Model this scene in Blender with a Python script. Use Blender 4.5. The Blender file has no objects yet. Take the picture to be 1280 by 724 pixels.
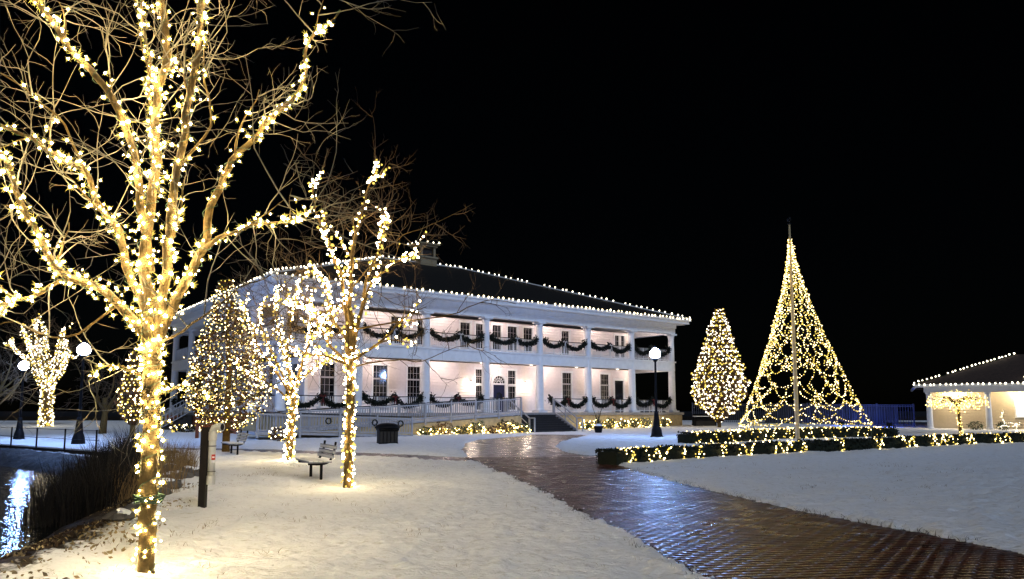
import bpy, math, random
import numpy as np
from mathutils import Vector, Matrix, Euler, noise

random.seed(7); rng = np.random.default_rng(7)
sc = bpy.context.scene
COL = sc.collection
R = math.radians

# ------------------------------------------------------------------ camera, sky, sun, exposure
F, PITCH, PXC, PYC, CZ = 930.0, R(6.0), 640.0, 514.0 - 930.0 * math.tan(R(6.0)), 1.65
cd = bpy.data.cameras.new('camera'); cam = bpy.data.objects.new('camera', cd); COL.objects.link(cam)
cam.location = (0, 0, CZ); cam.rotation_euler = (R(90) + PITCH, 0, 0)
cd.sensor_width = 36; cd.lens = 36 * F / 1280.0
cd.shift_y = (PYC - 362.0) / 1280.0
cd.clip_start = 0.05; cd.clip_end = 5000
sc.camera = cam

SUN_EL = R(38)          # soft glow of the town behind and right of the viewer
w = bpy.data.worlds.new('World'); sc.world = w; w.use_nodes = True
nt = w.node_tree
bg = nt.nodes['Background']; sky = nt.nodes.new('ShaderNodeTexSky')
sky.sky_type = 'NISHITA'; sky.sun_disc = False
sky.sun_elevation = SUN_EL; sky.sun_rotation = math.pi - R(32)
nt.links.new(sky.outputs[0], bg.inputs[0]); bg.inputs[1].default_value = 0.00012
sd = bpy.data.lights.new('sun', 'SUN'); sun = bpy.data.objects.new('sun', sd); COL.objects.link(sun)
sd.energy = 0.8; sd.angle = R(10); sd.color = (0.60, 0.74, 1.0)
sdir = Vector((math.sin(R(32)) * math.cos(SUN_EL), -math.cos(R(32)) * math.cos(SUN_EL), math.sin(SUN_EL)))
sun.rotation_euler = sdir.to_track_quat('Z', 'Y').to_euler()
vs = sc.view_settings
vs.view_transform = 'Standard'; vs.look = 'None'; vs.exposure = 0.7; vs.gamma = 1.0; vs.use_curve_mapping = False
cy = sc.cycles
cy.use_denoising = True
cy.use_light_tree = True; cy.sample_clamp_indirect = 3.0; cy.sample_clamp_direct = 0
cy.max_bounces = 5; cy.diffuse_bounces = 2; cy.glossy_bounces = 2; cy.transmission_bounces = 2
cy.caustics_reflective = False; cy.caustics_refractive = False; cy.blur_glossy = 0.1
cy.use_adaptive_sampling = True; cy.adaptive_threshold = 0.01

# ------------------------------------------------------------------ finding places
def ray(px, py):
    cx = (px - PXC) / F; cyy = -(py - PYC) / F
    return Vector((cx, math.cos(PITCH) - cyy * math.sin(PITCH), math.sin(PITCH) + cyy * math.cos(PITCH)))
def at(px, py, Y):
    d = ray(px, py); t = Y / d.y
    return Vector((d.x * t, Y, CZ + d.z * t))
def ss(a, b, x):
    t = np.clip((np.asarray(x, float) - a) / (b - a), 0, 1); return t * t * (3 - 2 * t)
def base_z(x, y):
    return 0.2 * ss(24, 42, y) + 0.45 * ss(46, 78, y)
POND = [(-4.0, 2), (-4.6, 5), (-5.2, 7.6), (-5.9, 11.3), (-7.4, 16), (-9.6, 21), (-11.6, 24.2), (-14.2, 25.8), (-22, 32.5), (-32, 39), (-60, 42), (-60, 2)]
def sdf(poly, x, y):                       # positive inside
    x = np.asarray(x, float); y = np.asarray(y, float)
    d = np.full(x.shape, 1e9); ins = np.zeros(x.shape, bool)
    n = len(poly)
    for i in range(n):
        ax, ay = poly[i]; bx, by = poly[(i + 1) % n]
        ex, ey = bx - ax, by - ay
        t = np.clip(((x - ax) * ex + (y - ay) * ey) / (ex * ex + ey * ey + 1e-12), 0, 1)
        d = np.minimum(d, np.hypot(x - ax - t * ex, y - ay - t * ey))
        c = ((ay > y) != (by > y)) & (x < (bx - ax) * (y - ay) / (by - ay + 1e-12) + ax)
        ins ^= c
    return np.where(ins, d, -d)
def gz(x, y):
    return base_z(x, y) - 1.25 * ss(0.0, 3.0, sdf(POND, x, y))
def g1(x, y): return float(gz(np.array([x]), np.array([y]))[0])
def gnd(px, py):
    z = 0.0
    for _ in range(12):
        d = ray(px, py); t = (z - CZ) / d.z
        z = 0.5 * z + 0.5 * float(base_z(d.x * t, d.y * t))
    return Vector((d.x * t, d.y * t, z))
def gp(px, py):
    p = gnd(px, py); return (p.x, p.y)

# ------------------------------------------------------------------ materials
MATS = {}
def mat(name, col, rough=0.6, spec=0.3, metal=0.0, var=0.15, scale=8.0, bump=0.0, bscale=40.0, emit=None, estr=0.0, coat=0.0):
    m = bpy.data.materials.new(name); m.use_nodes = True
    t = m.node_tree; b = t.nodes['Principled BSDF']
    b.inputs['Roughness'].default_value = rough
    b.inputs['Specular IOR Level'].default_value = spec
    b.inputs['Metallic'].default_value = metal
    if coat: b.inputs['Coat Weight'].default_value = coat
    tc = t.nodes.new('ShaderNodeTexCoord')
    if var:
        n = t.nodes.new('ShaderNodeTexNoise'); n.inputs['Scale'].default_value = scale; n.inputs['Detail'].default_value = 5
        t.links.new(tc.outputs['Object'], n.inputs['Vector'])
        r = t.nodes.new('ShaderNodeValToRGB')
        r.color_ramp.elements[0].position = 0.3; r.color_ramp.elements[1].position = 0.7
        r.color_ramp.elements[0].color = (*[c * (1 - var) for c in col], 1)
        r.color_ramp.elements[1].color = (*[min(1, c * (1 + var)) for c in col], 1)
        t.links.new(n.outputs['Fac'], r.inputs['Fac']); t.links.new(r.outputs['Color'], b.inputs['Base Color'])
    else:
        b.inputs['Base Color'].default_value = (*col, 1)
    if bump:
        n2 = t.nodes.new('ShaderNodeTexNoise'); n2.inputs['Scale'].default_value = bscale; n2.inputs['Detail'].default_value = 6
        t.links.new(tc.outputs['Object'], n2.inputs['Vector'])
        bp = t.nodes.new('ShaderNodeBump'); bp.inputs['Strength'].default_value = bump; bp.inputs['Distance'].default_value = 0.02
        t.links.new(n2.outputs['Fac'], bp.inputs['Height']); t.links.new(bp.outputs['Normal'], b.inputs['Normal'])
    if emit:
        b.inputs['Emission Color'].default_value = (*emit, 1); b.inputs['Emission Strength'].default_value = estr
    MATS[name] = m
    return m
WARM = (1.0, 0.76, 0.36)
def glow(name, col, s):
    m = bpy.data.materials.new(name); m.use_nodes = True
    t = m.node_tree; t.nodes.clear()
    e = t.nodes.new('ShaderNodeEmission'); o = t.nodes.new('ShaderNodeOutputMaterial')
    e.inputs[0].default_value = (*col, 1); e.inputs[1].default_value = s
    t.links.new(e.outputs[0], o.inputs[0]); MATS[name] = m
    return m
glow('bulb_near', (1.0, 0.78, 0.42), 290.0)
glow('bulb_halo', (1.0, 0.70, 0.13), 1.1)  # dimmer, larger bulbs whose yellow stands in for the glow round bright ones
glow('bulb_near_flare', (1.0, 0.72, 0.12), 1.25)  # yellow spikes standing in for lens glare round the near bulbs
glow('bulb', (1.0, 0.76, 0.33), 9.0)
glow('bulb_cone', (1.0, 0.74, 0.33), 5.0)
glow('bulb_lawn', (1.0, 0.77, 0.40), 58.0)
glow('bulb_bed', (1.0, 0.72, 0.24), 20.0)
glow('bulb_gold', (1.0, 0.70, 0.24), 4.0)
glow('bulb_white', (1.0, 0.88, 0.66), 5.0)
glow('bulb_eave', (1.0, 0.82, 0.50), 5.0)
glow('lamp_globe', (0.26, 0.46, 1.0), 360.0)
glow('lantern_glow', (1.0, 0.80, 0.62), 60.0)
glow('window_lit', (1.0, 0.93, 0.86), 2.6)
glow('flood_blue', (0.15, 0.28, 1.0), 120.0)
mat('white_paint', (0.74, 0.75, 0.76), 0.55, var=0.06, scale=3, bump=0.05)
mat('siding', (0.78, 0.72, 0.70), 0.6, var=0.05, scale=5, bump=0.05)
mat('trim_white', (0.80, 0.80, 0.79), 0.5, var=0.04)
mat('plinth_tan', (0.46, 0.36, 0.20), 0.8, var=0.2, scale=4, bump=0.3)
mat('brick_red', (0.42, 0.13, 0.06), 0.85, var=0.25, scale=6, bump=0.4)
mat('porch_floor', (0.30, 0.28, 0.26), 0.7)
mat('porch_ceiling', (0.74, 0.74, 0.76), 0.6, var=0.05)
mat('muntin', (0.40, 0.38, 0.38), 0.6, var=0.05)
mat('cupola_tan_dim', (0.26, 0.22, 0.14), 0.7, var=0.1)  # tan, darkened in the colour so the cupola looks dimly lit
mat('cottage_roof', (0.05, 0.032, 0.024), 0.85, var=0.3, scale=5, bump=0.4)
mat('rail_black', (0.012, 0.012, 0.014), 0.4, var=0.1)
mat('rail_grey', (0.36, 0.37, 0.40), 0.55, var=0.1)
mat('step_dark', (0.020, 0.019, 0.019), 0.7)
mat('door_navy', (0.010, 0.014, 0.05), 0.35, var=0.1)
mat('glass_dark', (0.010, 0.011, 0.014), 0.06, spec=0.5, var=0.0)
mat('curtain', (0.35, 0.30, 0.26), 0.8)
mat('metal_dark', (0.004, 0.0045, 0.006), 0.6, spec=0.12, var=0.2)
mat('garland', (0.006, 0.010, 0.006), 0.8, var=0.4)
mat('bow_red', (0.10, 0.010, 0.010), 0.6)
mat('bow_silver', (0.5, 0.5, 0.5), 0.4)
mat('foliage_dark', (0.008, 0.013, 0.006), 0.8, var=0.5, scale=3)
mat('foliage_rust', (0.075, 0.035, 0.012), 0.8, var=0.5, scale=3)
mat('foliage_green', (0.045, 0.065, 0.022), 0.8, var=0.5, scale=3)
mat('bark_tan', (0.088, 0.055, 0.013), 0.85, var=0.35, scale=14, bump=0.8, bscale=45)
mat('twig_pale', (0.17, 0.145, 0.10), 0.8, var=0.35, scale=6)
mat('bark_brown', (0.10, 0.060, 0.015), 0.85, var=0.35, scale=12, bump=0.7)
mat('twig_brown', (0.085, 0.055, 0.03), 0.85, var=0.4, scale=5)
mat('wire_green', (0.02, 0.05, 0.02), 0.6)
mat('metal_goldlit', (0.55, 0.42, 0.22), 0.5, spec=0.4)  # metal with the golden light of the bulbs put into its colour
mat('slat_blue', (0.20, 0.22, 0.27), 0.6)
mat('wood_dark', (0.010, 0.007, 0.005), 0.8, bump=0.3)
mat('wood_redbrown', (0.14, 0.035, 0.012), 0.75, bump=0.3)
mat('pvc', (0.60, 0.58, 0.50), 0.45, var=0.1)
mat('sticker_red', (0.55, 0.05, 0.03), 0.5)
mat('sticker_white', (0.75, 0.73, 0.70), 0.5)
mat('rock', (0.075, 0.072, 0.07), 0.85, var=0.4, bump=0.6, bscale=12)
mat('snow_cap', (0.80, 0.82, 0.86), 0.75, var=0.03, bump=0.3, bscale=30)
mat('reed', (0.010, 0.008, 0.006), 0.9, var=0.4)
mat('dead_grass', (0.20, 0.13, 0.055), 0.9, var=0.4)
mat('leaf_litter', (0.035, 0.020, 0.009), 0.9, var=0.5, scale=2)
mat('litter_pale', (0.26, 0.20, 0.10), 0.9, var=0.5, scale=2)
mat('cottage_wall', (0.62, 0.52, 0.36), 0.7, var=0.05)
mat('fence_iron', (0.05, 0.055, 0.07), 0.5, var=0.1)
mat('far_dark', (0.004, 0.005, 0.008), 1.0)  # near-black colour stands in for the unlit night distance

def snow_material():
    m = bpy.data.materials.new('snow'); m.use_nodes = True; t = m.node_tree; N = t.nodes; L = t.links
    b = N['Principled BSDF']; tc = N.new('ShaderNodeTexCoord')
    at_ = N.new('ShaderNodeAttribute'); at_.attribute_name = 'bare'
    n = N.new('ShaderNodeTexNoise'); n.inputs['Scale'].default_value = 3.2; n.inputs['Detail'].default_value = 8; n.inputs['Roughness'].default_value = 0.68
    L.new(tc.outputs['Object'], n.inputs['Vector'])
    n3 = N.new('ShaderNodeTexNoise'); n3.inputs['Scale'].default_value = 0.9; n3.inputs['Detail'].default_value = 3
    L.new(tc.outputs['Object'], n3.inputs['Vector'])
    # bare soil where the 'bare' attribute beats the noise; far snow is darkened the same way
    a = N.new('ShaderNodeMath'); a.operation = 'ADD'; L.new(at_.outputs['Fac'], a.inputs[0]); L.new(n.outputs['Fac'], a.inputs[1])
    mr = N.new('ShaderNodeMapRange'); mr.inputs['From Min'].default_value = 0.92; mr.inputs['From Max'].default_value = 1.08
    L.new(a.outputs[0], mr.inputs['Value'])
    # thin spots where the turf shows through
    n4 = N.new('ShaderNodeTexNoise'); n4.inputs['Scale'].default_value = 11.0; n4.inputs['Detail'].default_value = 6; n4.inputs['Roughness'].default_value = 0.7
    mp = N.new('ShaderNodeMapping'); mp.inputs['Scale'].default_value = (0.55, 1.25, 1.0); L.new(tc.outputs['Object'], mp.inputs['Vector'])
    L.new(mp.outputs[0], n4.inputs['Vector'])
    th = N.new('ShaderNodeMapRange'); th.inputs['From Min'].default_value = 0.54; th.inputs['From Max'].default_value = 0.74; th.inputs['To Max'].default_value = 0.8
    L.new(n4.outputs['Fac'], th.inputs['Value'])
    sn = N.new('ShaderNodeMixRGB'); sn.inputs[1].default_value = (0.86, 0.87, 0.88, 1); sn.inputs[2].default_value = (0.44, 0.41, 0.33, 1)
    L.new(th.outputs[0], sn.inputs[0])
    so = N.new('ShaderNodeValToRGB'); so.color_ramp.elements[0].color = (0.004, 0.003, 0.002, 1); so.color_ramp.elements[1].color = (0.045, 0.028, 0.013, 1)
    so.color_ramp.elements[0].position = 0.4; so.color_ramp.elements[1].position = 0.75
    L.new(n.outputs['Fac'], so.inputs['Fac'])
    mx = N.new('ShaderNodeMixRGB'); L.new(mr.outputs[0], mx.inputs[0]); L.new(sn.outputs[0], mx.inputs[1]); L.new(so.outputs[0], mx.inputs[2])
    L.new(mx.outputs[0], b.inputs['Base Color'])
    b.inputs['Roughness'].default_value = 0.7; b.inputs['Specular IOR Level'].default_value = 0.25
    n5 = N.new('ShaderNodeTexNoise'); n5.inputs['Scale'].default_value = 9.0; n5.inputs['Detail'].default_value = 8; n5.inputs['Roughness'].default_value = 0.65
    L.new(mp.outputs[0], n5.inputs['Vector'])
    bp = N.new('ShaderNodeBump'); bp.inputs['Strength'].default_value = 0.9; bp.inputs['Distance'].default_value = 0.08
    L.new(n5.outputs['Fac'], bp.inputs['Height']); L.new(bp.outputs[0], b.inputs['Normal'])
    MATS['snow'] = m
snow_material()

PATH_ANG = R(9)
def brick_materials():
    # single bricks: wet, each its own tint
    for nm, rnd in (('brick_wet', True), ('brick_sheet', False)):
        m = bpy.data.materials.new(nm); m.use_nodes = True; t = m.node_tree; N = t.nodes; L = t.links
        b = N['Principled BSDF']; tc = N.new('ShaderNodeTexCoord')
        n = N.new('ShaderNodeTexNoise'); n.inputs['Scale'].default_value = 2.2; n.inputs['Detail'].default_value = 7
        L.new(tc.outputs['Object'], n.inputs['Vector'])
        n2 = N.new('ShaderNodeTexNoise'); n2.inputs['Scale'].default_value = 30; n2.inputs['Detail'].default_value = 5
        L.new(tc.outputs['Object'], n2.inputs['Vector'])
        cr = N.new('ShaderNodeValToRGB')
        cr.color_ramp.elements[0].color = (0.026, 0.008, 0.004, 1); cr.color_ramp.elements[1].color = (0.075, 0.022, 0.009, 1)
        if rnd:
            a = N.new('ShaderNodeAttribute'); a.attribute_name = 'tint'
            oi = N.new('ShaderNodeObjectInfo')
            ad = N.new('ShaderNodeMath'); ad.operation = 'ADD'; L.new(a.outputs['Fac'], ad.inputs[0]); L.new(oi.outputs['Random'], ad.inputs[1])
            fr = N.new('ShaderNodeMath'); fr.operation = 'FRACT'; L.new(ad.outputs[0], fr.inputs[0]); L.new(fr.outputs[0], cr.inputs['Fac'])
            L.new(cr.outputs[0], b.inputs['Base Color']); hgt = n2.outputs['Fac']
        else:
            br = N.new('ShaderNodeTexBrick'); br.inputs['Scale'].default_value = 1.0
            br.inputs['Brick Width'].default_value = 0.225; br.inputs['Row Height'].default_value = 0.115; br.inputs['Mortar Size'].default_value = 0.012
            br.inputs['Color1'].default_value = (0.028, 0.009, 0.004, 1); br.inputs['Color2'].default_value = (0.075, 0.022, 0.009, 1); br.inputs['Mortar'].default_value = (0.09, 0.085, 0.08, 1)
            mp = N.new('ShaderNodeMapping'); mp.inputs['Rotation'].default_value = (0, 0, -PATH_ANG)
            L.new(tc.outputs['Object'], mp.inputs['Vector']); L.new(mp.outputs[0], br.inputs['Vector'])
            L.new(br.outputs['Color'], b.inputs['Base Color']); hgt = n2.outputs['Fac']
        rr = N.new('ShaderNodeMapRange'); rr.inputs['From Min'].default_value = 0.35; rr.inputs['From Max'].default_value = 0.68
        rr.inputs['To Min'].default_value = 0.20; rr.inputs['To Max'].default_value = 0.42
        L.new(n.outputs['Fac'], rr.inputs['Value']); L.new(rr.outputs[0], b.inputs['Roughness'])
        b.inputs['Specular IOR Level'].default_value = 0.55
        bp = N.new('ShaderNodeBump'); bp.inputs['Strength'].default_value = 0.25; bp.inputs['Distance'].default_value = 0.003
        L.new(hgt, bp.inputs['Height']); L.new(bp.outputs[0], b.inputs['Normal'])
        MATS[nm] = m
brick_materials()

def roof_material():
    m = mat('shingle', (0.010, 0.009, 0.008), 0.85, var=0.3, scale=5)
    t = m.node_tree; N = t.nodes; L = t.links; b = N['Principled BSDF']
    tc = N.new('ShaderNodeTexCoord'); wv = N.new('ShaderNodeTexWave'); wv.bands_direction = 'Z'; wv.wave_profile = 'SAW'
    wv.inputs['Scale'].default_value = 2.6; wv.inputs['Distortion'].default_value = 0.4
    L.new(tc.outputs['Object'], wv.inputs['Vector'])
    bp = N.new('ShaderNodeBump'); bp.inputs['Strength'].default_value = 0.6; bp.inputs['Distance'].default_value = 0.03
    L.new(wv.outputs['Fac'], bp.inputs['Height']); L.new(bp.outputs[0], b.inputs['Normal'])
roof_material()

def water_material():
    m = mat('pond_water', (0.002, 0.003, 0.004), 0.02, spec=0.2, var=0.0)
    t = m.node_tree; N = t.nodes; L = t.links; b = N['Principled BSDF']
    tc = N.new('ShaderNodeTexCoord'); mp = N.new('ShaderNodeMapping'); mp.inputs['Scale'].default_value = (1.0, 3.2, 1.0)
    n = N.new('ShaderNodeTexNoise'); n.inputs['Scale'].default_value = 3.4; n.inputs['Detail'].default_value = 2; n.inputs['Roughness'].default_value = 0.6
    L.new(tc.outputs['Object'], mp.inputs['Vector']); L.new(mp.outputs[0], n.inputs['Vector'])
    bp = N.new('ShaderNodeBump'); bp.inputs['Strength'].default_value = 1.0; bp.inputs['Distance'].default_value = 0.016
    L.new(n.outputs['Fac'], bp.inputs['Height']); L.new(bp.outputs[0], b.inputs['Normal'])
water_material()

# ------------------------------------------------------------------ building blocks
WM = {}
def setp(o, label=None, cat=None, group=None, kind=None):
    if label: o['label'] = label
    if cat: o['category'] = cat
    if group: o['group'] = group
    if kind: o['kind'] = kind
    return o
def thing(name, label, cat, loc=(0, 0, 0), rz=0.0, group=None, M=None):
    o = bpy.data.objects.new(name, None); COL.objects.link(o); o.empty_display_size = 0.2
    if M is None: M = Matrix.Translation(Vector(loc)) @ Matrix.Rotation(rz, 4, 'Z')
    o.matrix_world = M; WM[o] = M
    return setp(o, label, cat, group)

class MB:
    def __init__(s): s.v = []; s.f = []; s.mi = []
    def add(s, vs, fs, mi=0):
        k = len(s.v); s.v.extend([tuple(p) for p in vs]); s.f.extend([tuple(i + k for i in q) for q in fs]); s.mi.extend([mi] * len(fs)); return s
    def box(s, x0, x1, y0, y1, z0, z1, mi=0):
        return s.add([(x0, y0, z0), (x1, y0, z0), (x1, y1, z0), (x0, y1, z0), (x0, y0, z1), (x1, y0, z1), (x1, y1, z1), (x0, y1, z1)],
                     [(0, 3, 2, 1), (4, 5, 6, 7), (0, 1, 5, 4), (1, 2, 6, 5), (2, 3, 7, 6), (3, 0, 4, 7)], mi)
    def bar(s, a, b, w, h, mi=0):            # rectangular bar from a to b, w across, h in height
        a = Vector(a); b = Vector(b); d = (b - a).normalized()
        up = Vector((0, 0, 1)) if abs(d.z) < 0.95 else Vector((0, 1, 0))
        r = d.cross(up).normalized(); u = r.cross(d).normalized(); r *= w / 2; u *= h / 2
        return s.add([a - r - u, a + r - u, a + r + u, a - r + u, b - r - u, b + r - u, b + r + u, b - r + u],
                     [(0, 1, 2, 3), (7, 6, 5, 4), (4, 5, 1, 0), (5, 6, 2, 1), (6, 7, 3, 2), (7, 4, 0, 3)], mi)
    def tube(s, pts, rad, n=6, mi=0, cap=True):
        pts = [Vector(p) for p in pts]; m = len(pts)
        if not hasattr(rad, '__len__'): rad = [rad] * m
        prev = None; vs = []
        for i, p in enumerate(pts):
            d = (pts[min(i + 1, m - 1)] - pts[max(i - 1, 0)])
            d = d.normalized() if d.length > 1e-9 else Vector((0, 0, 1))
            if prev is None:
                a = Vector((0, 0, 1)) if abs(d.z) < 0.9 else Vector((1, 0, 0)); r = d.cross(a).normalized()
            else:
                r = (prev - d * prev.dot(d)); r = r.normalized() if r.length > 1e-6 else d.orthogonal().normalized()
            prev = r; u = d.cross(r)
            for k in range(n):
                t = 2 * math.pi * k / n; vs.append(p + (r * math.cos(t) + u * math.sin(t)) * rad[i])
        fs = [(i * n + k, i * n + (k + 1) % n, (i + 1) * n + (k + 1) % n, (i + 1) * n + k) for i in range(m - 1) for k in range(n)]
        if cap: fs += [tuple(reversed(range(n))), tuple(range((m - 1) * n, m * n))]
        return s.add(vs, fs, mi)
    def lathe(s, c, prof, n=16, mi=0, sx=1.0, sy=1.0):
        c = Vector(c); vs = []; m = len(prof)
        for r, z in prof:
            for k in range(n):
                t = 2 * math.pi * (k + 0.5) / n; vs.append(c + Vector((r * sx * math.cos(t), r * sy * math.sin(t), z)))
        fs = [(i * n + k, i * n + (k + 1) % n, (i + 1) * n + (k + 1) % n, (i + 1) * n + k) for i in range(m - 1) for k in range(n)]
        fs += [tuple(reversed(range(n))), tuple(range((m - 1) * n, m * n))]
        return s.add(vs, fs, mi)
    def xf(s, M):
        s.v = [tuple(M @ Vector(p)) for p in s.v]; return s
    def build(s, name, mats, parent=None, local=False, smooth=False, kind=None, label=None):
        return link_mesh(name, s.v, s.f, mats, parent, local, smooth, kind, s.mi, label)

def link_mesh(name, v, f, mats, parent=None, local=False, smooth=False, kind=None, mi=None, label=None):
    v = np.asarray(v, float).reshape(-1, 3)
    if parent is not None and not local:
        Mi = np.array(WM[parent].inverted()); v = v @ Mi[:3, :3].T + Mi[:3, 3]
    me = bpy.data.meshes.new(name)
    if isinstance(f, np.ndarray):
        me.vertices.add(len(v)); me.vertices.foreach_set('co', v.astype(np.float32).ravel())
        nf, k = f.shape
        me.loops.add(nf * k); me.loops.foreach_set('vertex_index', f.astype(np.int32).ravel())
        me.polygons.add(nf); me.polygons.foreach_set('loop_start', np.arange(0, nf * k, k, dtype=np.int32))
        me.update(calc_edges=True)
    else:
        me.from_pydata([tuple(p) for p in v], [], f); me.update()
    if isinstance(mats, str): mats = [mats]
    for mm in mats: me.materials.append(MATS[mm])
    if mi is not None and len(mats) > 1: me.polygons.foreach_set('material_index', np.array(mi, dtype=np.int32))
    if smooth: me.polygons.foreach_set('use_smooth', np.ones(len(me.polygons), dtype=bool))
    o = bpy.data.objects.new(name, me); COL.objects.link(o)
    if parent is not None:
        o.parent = parent; WM[o] = WM[parent]
    else: WM[o] = Matrix.Identity(4)
    if kind: o['kind'] = kind
    if label: o['label'] = label
    return o

OCT_V = np.array([(1, 0, 0), (-1, 0, 0), (0, 1, 0), (0, -1, 0), (0, 0, 1.35), (0, 0, -1.0)], float)
OCT_F = np.array([(0, 2, 4), (2, 1, 4), (1, 3, 4), (3, 0, 4), (2, 0, 5), (1, 2, 5), (3, 1, 5), (0, 3, 5)])
def rand_rot(n):
    q = rng.normal(size=(n, 4)); q /= np.linalg.norm(q, axis=1)[:, None]
    a, b, c, d = q.T
    return np.stack([np.stack([1 - 2 * (c * c + d * d), 2 * (b * c - a * d), 2 * (b * d + a * c)], 1),
                     np.stack([2 * (b * c + a * d), 1 - 2 * (b * b + d * d), 2 * (c * d - a * b)], 1),
                     np.stack([2 * (b * d - a * c), 2 * (c * d + a * b), 1 - 2 * (b * b + c * c)], 1)], 1)
def bulbs_stuff(pos, r, mname, parent, name='bulbs', var=0.3, soft=0.45):
    pos = np.asarray(pos, float); n = len(pos)
    if n == 0: return None
    halo_i = rng.random(n) < soft  # share of bulbs used as dim yellow glow spots
    rr = r * (1 + var * rng.uniform(-1, 1, n)) * np.where(halo_i, 1.25, 1.0)
    Rm = rand_rot(n)
    v = np.einsum('nij,kj->nki', Rm, OCT_V) * rr[:, None, None] + pos[:, None, :]
    f = OCT_F[None] + (np.arange(n) * 6)[:, None, None]
    return link_mesh(name, v.reshape(-1, 3), f.reshape(-1, 3), [mname, 'bulb_halo'], parent, kind='stuff', mi=np.repeat(halo_i.astype(np.int32), 8))
def leaves_np(pos, size, aspect=0.5, normal=None):
    """small bent leaf quads at pos"""
    n = len(pos); Rm = rand_rot(n)
    q = np.array([(-1, 0, 0), (0, -aspect, 0.12), (1, 0, 0), (0, aspect, 0.12)], float)
    s = size * rng.uniform(0.6, 1.3, n)
    v = np.einsum('nij,kj->nki', Rm, q) * s[:, None, None] + np.asarray(pos)[:, None, :]
    f = np.arange(n * 4).reshape(n, 4)
    return v.reshape(-1, 3), f
def resample(pts, step):
    pts = [Vector(p) for p in pts]; out = [pts[0].copy()]; acc = 0.0
    for a, b in zip(pts, pts[1:]):
        L = (b - a).length; t = step - acc
        while t <= L:
            out.append(a.lerp(b, t / L)); t += step
        acc = (acc + L) % step if L + acc >= step else acc + L
    return out
def smooth_line(pts, k=4):
    """Catmull-Rom"""
    pts = [Vector(p) for p in pts]
    if len(pts) < 3: return pts
    P = [pts[0] * 2 - pts[1]] + pts + [pts[-1] * 2 - pts[-2]]; out = []
    for i in range(1, len(P) - 2):
        a, b, c, d = P[i - 1:i + 3]
        for j in range(k):
            t = j / k
            out.append(0.5 * ((2 * b) + (c - a) * t + (2 * a - 5 * b + 4 * c - d) * t * t + (3 * b - a - 3 * c + d) * t ** 3))
    out.append(pts[-1]); return out
def interp(pts, t):
    k = t * (len(pts) - 1); i = min(int(k), len(pts) - 2); return pts[i].lerp(pts[i + 1], k - i)
def rv(s=1.0): return Vector((random.gauss(0, s), random.gauss(0, s), random.gauss(0, s)))

# ------------------------------------------------------------------ ground, path, pond
L_EDGE = [(2.55, 2.0), gp(880, 724), gp(800, 676), gp(745, 650), gp(690, 619), gp(640, 597), gp(610, 585), gp(587, 573), gp(577, 562), gp(581, 554), gp(598, 549.5), gp(640, 546), gp(668, 543)]
R_EDGE = [gp(728, 543.2), gp(735, 545.2), gp(716, 548.5), gp(701, 552.5), gp(694, 558), gp(705, 564), gp(745, 573), gp(780, 584), gp(830, 600), gp(900, 616), gp(1000, 639), gp(1180, 672), gp(1280, 694), (6.9, 5.0), (7.8, 2.0)]
PATH = L_EDGE + R_EDGE
def strip(pts, wd):
    pts = [Vector((*p, 0)) for p in pts]; l = []; r = []
    for i, p in enumerate(pts):
        d = (pts[min(i + 1, len(pts) - 1)] - pts[max(i - 1, 0)]).normalized(); n = Vector((-d.y, d.x, 0)) * wd / 2
        l.append((p.x + n.x, p.y + n.y)); r.append((p.x - n.x, p.y - n.y))
    return l + r[::-1]
CROSS_L = strip([gp(600, 574.5), gp(560, 573), gp(500, 569.5), gp(420, 566.5), gp(330, 563), gp(215, 561), gp(120, 560)], 1.6)
CROSS_R = strip([gp(690, 566), gp(740, 571), gp(800, 566), gp(900, 558), gp(1050, 551)], 1.5)
FRONT_R = strip([gp(720, 544.4), gp(800, 544.6), gp(940, 541.0), gp(1130, 539)], 0.5)
LEFT_DRIVE = strip([gp(0, 546.0), gp(90, 547.2), gp(200, 548.5)], 1.6)

def vnoise(x, y, s, seed=0):
    """cheap smooth value noise, vectorised"""
    x = np.asarray(x) * s + seed * 17.3; y = np.asarray(y) * s - seed * 9.1
    xi = np.floor(x); yi = np.floor(y); fx = x - xi; fy = y - yi
    fx = fx * fx * (3 - 2 * fx); fy = fy * fy * (3 - 2 * fy)
    def h(a, b):
        v = np.sin(a * 127.1 + b * 311.7 + seed * 74.7) * 43758.5453; return v - np.floor(v)
    return (h(xi, yi) * (1 - fx) + h(xi + 1, yi) * fx) * (1 - fy) + (h(xi, yi + 1) * (1 - fx) + h(xi + 1, yi + 1) * fx) * fy - 0.5

def path_d(x, y):                          # >0 inside any path
    d = sdf(PATH, x, y)
    for p in (CROSS_L, CROSS_R, FRONT_R, LEFT_DRIVE): d = np.maximum(d, sdf(p, x, y))
    return d
def snow_height(x, y):
    z = gz(x, y)
    dp = sdf(POND, x, y)
    edge = path_d(x, y) + 0.05 * vnoise(x, y, 2.2, 1) + 0.10 * vnoise(x, y, 7, 2) + 0.05 * vnoise(x, y, 16, 3)
    t = ss(0.05, -0.07, edge)
    z = z - 0.05 + t * 0.095
    amp = t * ss(70, 20, y)
    z = z + amp * (0.08 * vnoise(x, y, 0.7, 4) + 0.06 * vnoise(x, y * 1.3, 2.6, 5) + 0.050 * vnoise(x, y * 1.3, 7, 6) + 0.032 * vnoise(x, y * 1.3, 14, 9))
    # trodden trail that curls across the lawn
    tr = np.minimum(np.hypot(x + 4.2, y - 13.5) - 4.0, 99); z = z - amp * 0.07 * np.exp(-(tr / 0.35) ** 2) * (0.6 + vnoise(x, y, 3, 8))
    z = z + 0.06 * ss(-0.3, 1.5, dp) * (vnoise(x, y, 2.0, 7) + 0.6 * vnoise(x, y, 6, 8))
    return z
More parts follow.
